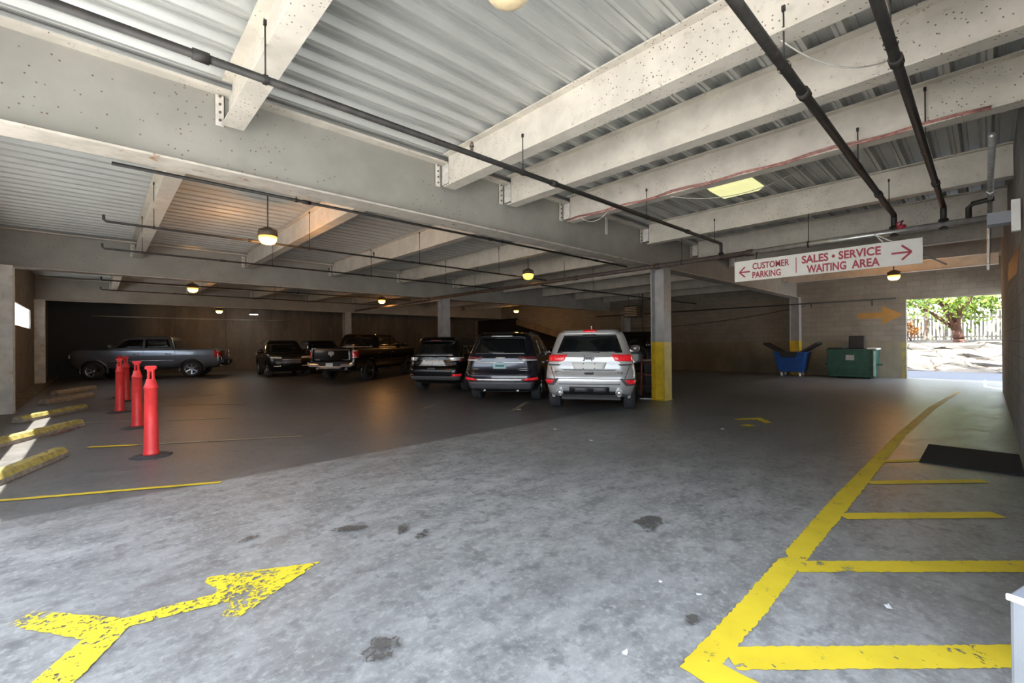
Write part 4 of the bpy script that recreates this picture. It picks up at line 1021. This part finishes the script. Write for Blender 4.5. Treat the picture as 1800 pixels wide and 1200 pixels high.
# ---- pickups
def pickup(name, lab, paint, L=5.85, W=1.02, H=1.96, r=.405, tail='tail_red', detail=True):
    root = thing(name, lab, 'pickup truck'); AXx = (1.22, 4.86); tr = 1.73; w = .275
    S = Shell([(.50,.12,L-.25,W-.10,.16,.35,.02),(.60,.04,L-.08,W-.04,.16,.38,.03),(.72,.0,L-.02,W-.01,.15,.40,.03),(.85,.02,L,W,.14,.40,.03),
               (1.05,.03,L-.01,W,.14,.36,.03),(1.20,.04,L-.04,W-.012,.13,.34,.03),(1.29,.05,L-.10,W-.022,.12,.30,.03),(1.335,.06,L-.24,W-.04,.10,.26,.02)])
    b = S.body(zrange([(.50,.72,5),(.72,1.05,6),(1.05,1.20,4),(1.20,1.335,6)]),.015).obj('body', M[paint], root)
    bx1 = 1.86
    arches(b, AXx, tr, r, w, 1.2)
    cut = MB(); cut.box((.10,-.78,.82),(bx1-.06,.78,2.0)); boolean_cut(b, cut)
    for p in b.data.polygons: p.use_smooth = True
    smooth_by_angle(b, 38)
    C = Shell([(1.26,bx1,L-1.10,W-.045,.10,.30,.03),(1.36,bx1+.02,L-1.28,W-.065,.10,.30,.04),(1.80,bx1+.14,L-1.98,W-.20,.14,.24,.05),(1.90,bx1+.19,L-2.16,W-.25,.16,.22,.05),(H-.02,bx1+.30,L-2.42,W-.34,.16,.20,.04)])
    cab = C.body(zrange([(1.26,1.36,2),(1.36,1.80,8),(1.80,H-.02,6)]),.02).obj('cab', M[paint], root); smooth_by_angle(cab, 40)
    C.panel('rear',[(-.72,1.40),(.72,1.40),(.62,1.76),(-.62,1.76)],.005,'glass_dark','rear_window',root,12,6,.02)
    C.panel('rear',[(-.74,1.355),(.74,1.355),(.74,1.385),(-.74,1.385)],.010,'chrome' if detail else 'black_trim','cab_ledge_strip',root,12,1,.02)
    C.panel('rear',[(-.14,1.82),(.14,1.82),(.14,1.85),(-.14,1.85)],.012,'tail_dull','high_brake_light',root,4,1,.02)
    for sg in (1,-1):
        C.panel('side',[(bx1+.16,1.40),(bx1+1.16,1.40),(bx1+1.16,1.79),(bx1+.30,1.79)],.004,'glass_dark','side_window',root,8,6,.01,sg)
        C.panel('side',[(bx1+1.24,1.40),(bx1+2.40,1.40),(bx1+1.86,1.79),(bx1+1.24,1.79)],.004,'glass_dark','side_window',root,8,6,.01,sg)
        S.panel('rear',[(sg*.88,.93),(sg*1.22,.94),(sg*1.20,1.26),(sg*.88,1.26)],.014,tail,'tail_light',root,10,5,.03)
        S.panel('rear',[(sg*.90,1.20),(sg*1.10,1.20),(sg*1.10,1.245),(sg*.90,1.245)],.020,'lens_white','reverse_light',root,6,2,.03)
        S.panel('rear',[(sg*.90,.945),(sg*1.10,.945),(sg*1.10,.985),(sg*.90,.985)],.020,'lens_white','reverse_light',root,6,2,.03)
        for xd in (bx1,bx1+1.20,bx1+2.40):
            S.panel('side',[(xd-.005,.62),(xd+.005,.62),(xd+.005,1.28),(xd-.005,1.28)],.003 if xd > bx1 else .006,'black_trim','door_seam',root,1,8,.004,sg)
        for xd in (bx1+.14,bx1+1.32):
            S.panel('side',[(xd,1.10),(xd+.22,1.10),(xd+.22,1.14),(xd,1.14)],.03,'chrome' if paint == 'grey_paint' else paint,'door_handle',root,4,1,.02,sg)
        S.panel('side',[(bx1+.05,.80),(L-1.5,.80),(L-1.5,.83),(bx1+.05,.83)],.012,'chrome' if paint == 'grey_paint' else 'black_trim','body_moulding',root,14,1,.01,sg)
        p = C.side(L-1.62,1.42,sg); g = MB()
        g.lathe([(0,-.14),(.07,-.12),(.10,-.02),(.10,.08),(.06,.13),(0,.135)],14,Matrix.Translation((p.x,p.y+sg*.20,p.z+.06)) @ Matrix.Rotation(R(90),4,'X')); g.box((p.x-.03,min(p.y-sg*.05,p.y+sg*.14),p.z-.02),(p.x+.04,max(p.y-sg*.05,p.y+sg*.14),p.z+.04)); g.obj('side_mirror', M[paint], root)
        g = MB(); g.tube([(bx1+.1,sg*(W-.06),.42),(L-1.65,sg*(W-.06),.42)],.045,10); g.obj('step_bar', M['black_trim'], root)
        S.panel('front',[(sg*.55,.98),(sg*.98,.98),(sg*.98,1.14),(sg*.55,1.14)],.015,'lens_white','headlight',root,8,3,.03)
    S.panel('rear',[(-.84,.80),(.84,.80),(.84,1.30),(-.84,1.30)],.012,paint,'tailgate',root,14,6,.03)
    if detail:
        S.panel('rear',[(-.80,1.255),(.80,1.255),(.80,1.28),(-.80,1.28)],.018,'alloy','tailgate_trim',root,12,1,.02)
        for a in (.62,-.62): S.panel('rear',[(a-.11,.86),(a+.11,.86),(a+.11,.89),(a-.11,.89)],.018,'alloy','name_badge',root,4,1,.02)
    g = MB(); p = S.rear(0,1.11); em = [(0,-.13),(.05,-.10),(.075,-.02),(.13,-.06),(.15,.02),(.12,.10),(.05,.12),(0,.095),(-.05,.12),(-.12,.10),(-.15,.02),(-.13,-.06),(-.075,-.02),(-.05,-.10)]
    g.prism([(p.x-.022,a*.85,p.z+b_*.85) for a,b_ in em],(0,0,0),(.02,0,0)); g.obj('emblem', M['lens_white'], root)
    g = MB()   # stepped chrome bumper
    zt, zb_ = .76, .60
    prof = [(-.99,zt+.03),(-.99,zb_+.06),(-.88,zb_),(-.50,zb_),(-.42,zb_-.07),(.42,zb_-.07),(.50,zb_),(.88,zb_),(.99,zb_+.06),(.99,zt+.03),(.86,zt-.04),(.52,zt-.05),(.44,zt-.13),(-.44,zt-.13),(-.52,zt-.05),(-.86,zt-.04)]
    g.prism([(-.10,y,z) for y,z in prof],(0,0,0),(.16,0,0)); g.obj('rear_bumper', M['chrome'] if detail else M['black_trim'], root, .012)
    MB().box((-.09,-.86,.62),(.1,.86,.80)).obj('bumper_pad', M['black_trim'], root)
    MB().box((-.112,-.155,.60),(-.101,.155,.755)).obj('licence_plate', M['plate'], root)
    for y in (.62,-.62): pipe_tip(root, .0, y, .52, .05)
    MB().box((.4,-.6,.42),(L-.5,.6,.62)).obj('underbody', M['black_trim'], root)
    g = MB(); g.cyl((AXx[0],-tr/2,r),(AXx[0],tr/2,r),.06,n=10); g.lathe([(0,-.15),(.15,-.08),(.15,.08),(0,.15)],16,Matrix.Translation((AXx[0],0,r)) @ Matrix.Rotation(R(90),4,'Y')); g.obj('rear_axle', M['black_trim'], root)
    wheels(root, AXx, tr, r, w, 'alloy' if paint == 'grey_paint' else 'dark_alloy', 6)
    S.panel('front',[(-.5,.78),(.5,.78),(.5,1.16),(-.5,1.16)],.012,'black_trim','grille',root,10,4,.03)
    C.panel('front',[(-.74,1.42),(.74,1.42),(.62,1.80),(-.62,1.80)],.006,'glass_dark','windscreen',root,10,6,.02)
    arch_trim(root, S, AXx, r, paint)
    return root
t = pickup('pickup_truck', 'black pickup with chrome stepped bumper and lit tail corner', 'black_paint')
place_by_axle(t, 1.22, 7.70, 18.3, 35)
t = pickup('pickup_truck', 'grey pickup parked side on against the far wall behind the red posts', 'grey_paint', detail=False)
place_by_axle(t, 1.22, 3.6, 26.6, 159)

# ---- dark SUVs in the far corner
L, W, H = 4.60, .93, 1.70
S = suv_shell(L, W, H, 1.02, 1.06, rake=.30, round_=.34)
t = thing('suv', 'dark SUV facing out from the far brown wall, left of the black pickup', 'car'); AX = (.95, 3.65)
suv_common(t, S, 'maroon_paint', L, W, H, 1.06, AX, 1.58, .365, .24, 'alloy', 7, hood=1.02)
S.panel('rear',[(-.66,1.13),(.66,1.13),(.52,1.48),(-.52,1.48)],.006,'glass_dark','rear_window',t,12,6,.02)
for sg in (1,-1):
    S.panel('rear',[(sg*.60,.98),(sg*1.08,.98),(sg*1.06,1.08),(sg*.56,1.08)],.02,'tail_dull','tail_light',t,10,4,.03)
    S.panel('front',[(sg*.42,.86),(sg*.95,.88),(sg*.95,.96),(sg*.42,.94)],.015,'lens_white','headlight',t,10,3,.03)
    S.panel('front',[(sg*.45,.50),(sg*.75,.50),(sg*.75,.54),(sg*.45,.54)],.015,'chrome','fog_trim',t,6,1,.03)
S.panel('front',[(-.38,.62),(.38,.62),(.42,.86),(-.42,.86)],.012,'grey_trim','grille',t,10,3,.03)
S.panel('front',[(-.40,.80),(.40,.80),(.40,.83),(-.40,.83)],.018,'chrome','grille_bar',t,10,1,.02)
S.panel('front',[(-.38,.66),(.38,.66),(.38,.69),(-.38,.69)],.018,'alloy','grille_bar',t,10,1,.02)
FAR = t
pose(t, 7.0, 26.3, 264)
t = copy_tree(FAR); t['label'] = 'dark SUV mostly hidden behind the black pickup bed'; pose(t, 9.3, 27.6, 266)
# ---- boxy dark off-roader behind the silver SUV
L, W, H = 4.3, .93, 1.84
S = Shell([(.45,.12,L-.1,W-.12,.10,.12,.01),(.60,.02,L,W-.08,.08,.10,.01),(.75,.0,L,W-.07,.08,.10,.01),(1.10,.02,L-.02,W-.07,.08,.10,.01),(1.15,.03,L-1.35,W-.08,.08,.10,.01),(1.20,.03,L-1.4,W-.09,.08,.10,.01),(1.76,.13,L-1.75,W-.17,.10,.10,.01),(H-.02,.22,L-1.9,W-.24,.10,.10,.01)])
t = thing('off_roader', 'boxy black off-roader peeking out between silver SUV and yellow column', 'car'); AX = (.85, 3.3)
b = S.body(zrange([(.45,.75,5),(.75,1.15,5),(1.15,1.76,8),(1.76,H-.02,4)]),.02).obj('body', M['black_paint'], t); arches(b, AX, 1.60, .40, .26); smooth_by_angle(b, 35)
wheels(t, AX, 1.60, .40, .26, 'dark_alloy', 7)
S.panel('rear',[(-.60,1.24),(.60,1.24),(.55,1.68),(-.55,1.68)],.006,'glass_dark','rear_window',t,8,5,.02)
for sg in (1,-1):
    S.panel('rear',[(sg*.66,.90),(sg*.82,.90),(sg*.82,1.10),(sg*.66,1.10)],.05,'tail_dull','tail_light',t,4,4,.03)
    S.panel('side',[(.35,1.25),(1.15,1.25),(1.15,1.68),(.42,1.68)],.004,'glass_dark','side_window',t,6,5,.01,sg)
    S.panel('side',[(1.25,1.25),(2.15,1.25),(2.10,1.68),(1.25,1.68)],.004,'glass_dark','side_window',t,6,5,.01,sg)
sp = bpy.data.objects.new('spare_wheel', wheel_parts(.40,.26,'dark_alloy',7)[0]); COL.objects.link(sp); sp.parent = t; sp.location = (-.13,-.05,.98); sp.rotation_euler = (0,0,R(-90))
for a in (-.42,-.50,-.58): S.panel('rear',[(a-.018,1.34),(a+.018,1.34),(a+.018,1.40),(a-.018,1.40)],.012,'lens_white','window_dots' if False else 'pale_dots',t,2,2,.01)  # three pale dots set on the rear window
MB().box((-.16,-.85,.50),(.05,.85,.62)).obj('rear_bumper', M['black_trim'], t, .01)
MB().box((.4,-.55,.38),(3.8,.55,.50)).obj('underbody', M['black_trim'], t)
pose(t, 13.6, 8.35, 33)
# ------------------------------------------------------------------ outside, beyond the exit opening
def stone_mat():
    m, nt, b = newmat('rubble_stone'); p = pos(nt)
    v = nd(nt, 'ShaderNodeTexVoronoi', Scale=1.9, feature='DISTANCE_TO_EDGE')
    mp = nt.nodes.new('ShaderNodeMapping'); mp.inputs['Scale'].default_value = (1,.55,1.7); nt.links.new(p, mp.inputs[0])
    n = nd(nt, 'ShaderNodeTexNoise', Scale=1.5); nt.links.new(mp.outputs[0], n.inputs['Vector'])
    mx = nt.nodes.new('ShaderNodeMixRGB'); mx.inputs[0].default_value = .3; nt.links.new(mp.outputs[0], mx.inputs[1]); nt.links.new(n.outputs['Color'], mx.inputs[2]); nt.links.new(mx.outputs[0], v.inputs['Vector'])
    c = mixc(nt, ramp(nt, v.outputs['Distance'], .0, .045), (.05,.038,.026), (.17,.163,.148))
    c = mixc(nt, math_(nt, 'MULTIPLY', ramp(nt, noise(nt, p, 2.2, 5), .52, .7), .35), c, (.11,.095,.07))
    nt.links.new(c, b.inputs['Base Color']); b.inputs['Roughness'].default_value = .9; bump(nt, b, v.outputs['Distance'], .6, .1)
    return m
g = MB(); ny, nz = 40, 10; vs = []; fs = []
for j in range(nz+1):
    for i in range(ny+1):
        y = -8+18*i/ny; f = j/nz
        x = 27.9+1.6*f+random.uniform(-.15,.15)+.07*(y+2); z = -.02+1.15*f+.03*(6-y)*f+random.uniform(-.05,.05)
        vs.append((x,y,z))
for i in range(ny+1): vs.append((34, -8+18*i/ny, 1.45))
for j in range(nz+1):
    for i in range(ny):
        q = j*(ny+1)+i; fs.append((q,q+1,q+ny+2,q+ny+1))
g.add(vs, fs); tag(g.obj('retaining_bank', stone_mat()), 'sunlit pale rubble stone bank beyond the exit opening', 'stone bank')
def tree(x, y, z0, h, r, lab, leaf='leaf', n=1500, clumps=9, ls=.12, branches=6, tr=.17):
    t = thing('tree', lab, 'tree', (x,y,z0))
    g = MB(); pts = [(0,0,-.1)]
    for k in range(1,6): pts.append((random.uniform(-.06,.06)*k, random.uniform(-.06,.06)*k, h*.55*k/5))
    for k in range(5): g.cyl(pts[k], pts[k+1], tr*(1-.13*k), tr*(1-.13*(k+1)), n=9)
    cl = []
    for k in range(clumps):
        a = 2*math.pi*k/clumps+random.uniform(-.3,.3); rr = r*random.uniform(.35,.95)
        c = Vector((rr*math.cos(a), rr*math.sin(a), h*random.uniform(.42,.95))); cl.append(c)
        if k < branches:
            b0 = Vector(pts[random.choice((2,3,4))]); mid = b0.lerp(c,.5)+Vector((0,0,.12)); g.cyl(b0, mid, tr*.42, tr*.28, n=7); g.cyl(mid, c, tr*.28, tr*.08, n=7)
    g.obj('trunk', M['bark'], t)
    cl.append(Vector((0,0,h*.9)))
    f = MB()
    for q in range(n):
        c = random.choice(cl); d = Vector((random.gauss(0,1),random.gauss(0,1),random.gauss(0,.7)))*r*.24; p = c+d
        u = Vector((random.gauss(0,1),random.gauss(0,1),random.gauss(0,1))).normalized(); w = u.orthogonal().normalized(); s = ls*random.uniform(.6,1.3)
        f.add([p-u*s, p+w*s*.5, p+u*s, p-w*s*.5],[(0,1,2,3)])
    f.obj('crown', M[leaf], t); return t
tree(31.6,.95,1.05,3.9,2.3,'leafy tree with forked reddish trunk on the bank beyond the exit',n=2600,clumps=13,branches=9,tr=.26,ls=.14)
tree(32.5,5.0,.95,4.2,2.1,'bushy green tree at the left of the exit opening',n=2200,clumps=11,leaf='leaf')
tree(33.2,-2.2,1.1,4.4,2.0,'darker green tree at the right of the exit opening, before the fence',leaf='leaf2',n=1900,clumps=11)
tree(38.2,2.6,1.,6.6,2.6,'tall green tree behind the fence beyond the exit',leaf='leaf2',n=2200,clumps=12,ls=.16)
tree(32.6,2.9,.95,1.5,.55,'small orange leaved shrub left of the forked tree',leaf='leaf3',n=260,clumps=5,tr=.04,ls=.10)
tree(31.9,3.9,.95,2.0,.6,'narrow green shrub near the left of the exit opening',leaf='leaf2',n=500,clumps=6,tr=.05)
t = thing('picket_fence', 'pale weathered wooden fence behind the trees beyond the exit', 'fence', (34.0,0,1.2))
g = MB(); y = -7
while y < 10.5:
    g.box((-.01,y,random.uniform(0,.04)),(.012,y+.085,1.75+random.uniform(-.04,.04))); y += .15
g.obj('pickets', M['fence'], t)
g = MB()
for z in (.35,1.35): g.box((.012,-7,z),(.06,10.5,z+.09))
g.obj('rails', M['fence'], t)
for yy in (-6,-3.5,-1,1.5,4,6.5,9): MB().box((.06,yy-.05,-.3),(.16,yy+.05,1.8)).obj('post', M['fence'], t)
SKY, SUN, EXPO, GAM = 1.0, 8.0, 1.12, 1.0
# ------------------------------------------------------------------ camera, light, colour
f, yaw, pitch, roll, HC = 779.3, R(46.917), R(.24), R(-.526), 1.46
fw = Vector((math.cos(yaw)*math.cos(pitch), math.sin(yaw)*math.cos(pitch), math.sin(pitch)))
rt = Vector((math.sin(yaw), -math.cos(yaw), 0)); up = rt.cross(fw)
r2 = rt*math.cos(roll)+up*math.sin(roll); u2 = -rt*math.sin(roll)+up*math.cos(roll)
cam = bpy.data.cameras.new('camera'); co = bpy.data.objects.new('camera', cam); COL.objects.link(co)
mw = Matrix((r2, u2, -fw)).transposed().to_4x4(); mw.translation = (0,0,HC); co.matrix_world = mw
cam.sensor_fit = 'HORIZONTAL'; cam.sensor_width = 36; cam.lens = 36*f/1800; cam.clip_start = .05; cam.clip_end = 300
SC.camera = co
w = bpy.data.worlds.new('world'); SC.world = w; w.use_nodes = True; nt = w.node_tree
sky = nt.nodes.new('ShaderNodeTexSky'); sky.sky_type = 'NISHITA'; sky.sun_disc = False; sky.sun_elevation = R(60); sky.sun_rotation = R(0); sky.air_density = 1.; sky.dust_density = 3.
mx = nt.nodes.new('ShaderNodeMix'); mx.data_type = 'RGBA'; mx.inputs[0].default_value = .55; mx.inputs[7].default_value = (2.35,2.3,2.2,1)
nt.links.new(sky.outputs[0], mx.inputs[6])
bg = nt.nodes['Background']; nt.links.new(mx.outputs[2], bg.inputs[0]); bg.inputs[1].default_value = SKY
sun = bpy.data.lights.new('sun', 'SUN'); sun.energy = SUN; sun.angle = R(.6); sun.color = (1.,.95,.86)
so = bpy.data.objects.new('sun', sun); COL.objects.link(so)
az, el = R(22), R(67.5); d = Vector((math.cos(az)*math.cos(el), math.sin(az)*math.cos(el), -math.sin(el)))
so.rotation_euler = d.to_track_quat('-Z','Y').to_euler(); so.location = (-6,0,12)
SC.view_settings.view_transform = 'Standard'; SC.view_settings.look = 'None'; SC.view_settings.exposure = EXPO; SC.view_settings.gamma = GAM
SC.cycles.max_bounces = 10; SC.cycles.diffuse_bounces = 6; SC.cycles.glossy_bounces = 4; SC.cycles.transparent_max_bounces = 12
SC.cycles.sample_clamp_indirect = 6; SC.cycles.use_denoising = True
SC.cycles.caustics_reflective = False; SC.cycles.caustics_refractive = False
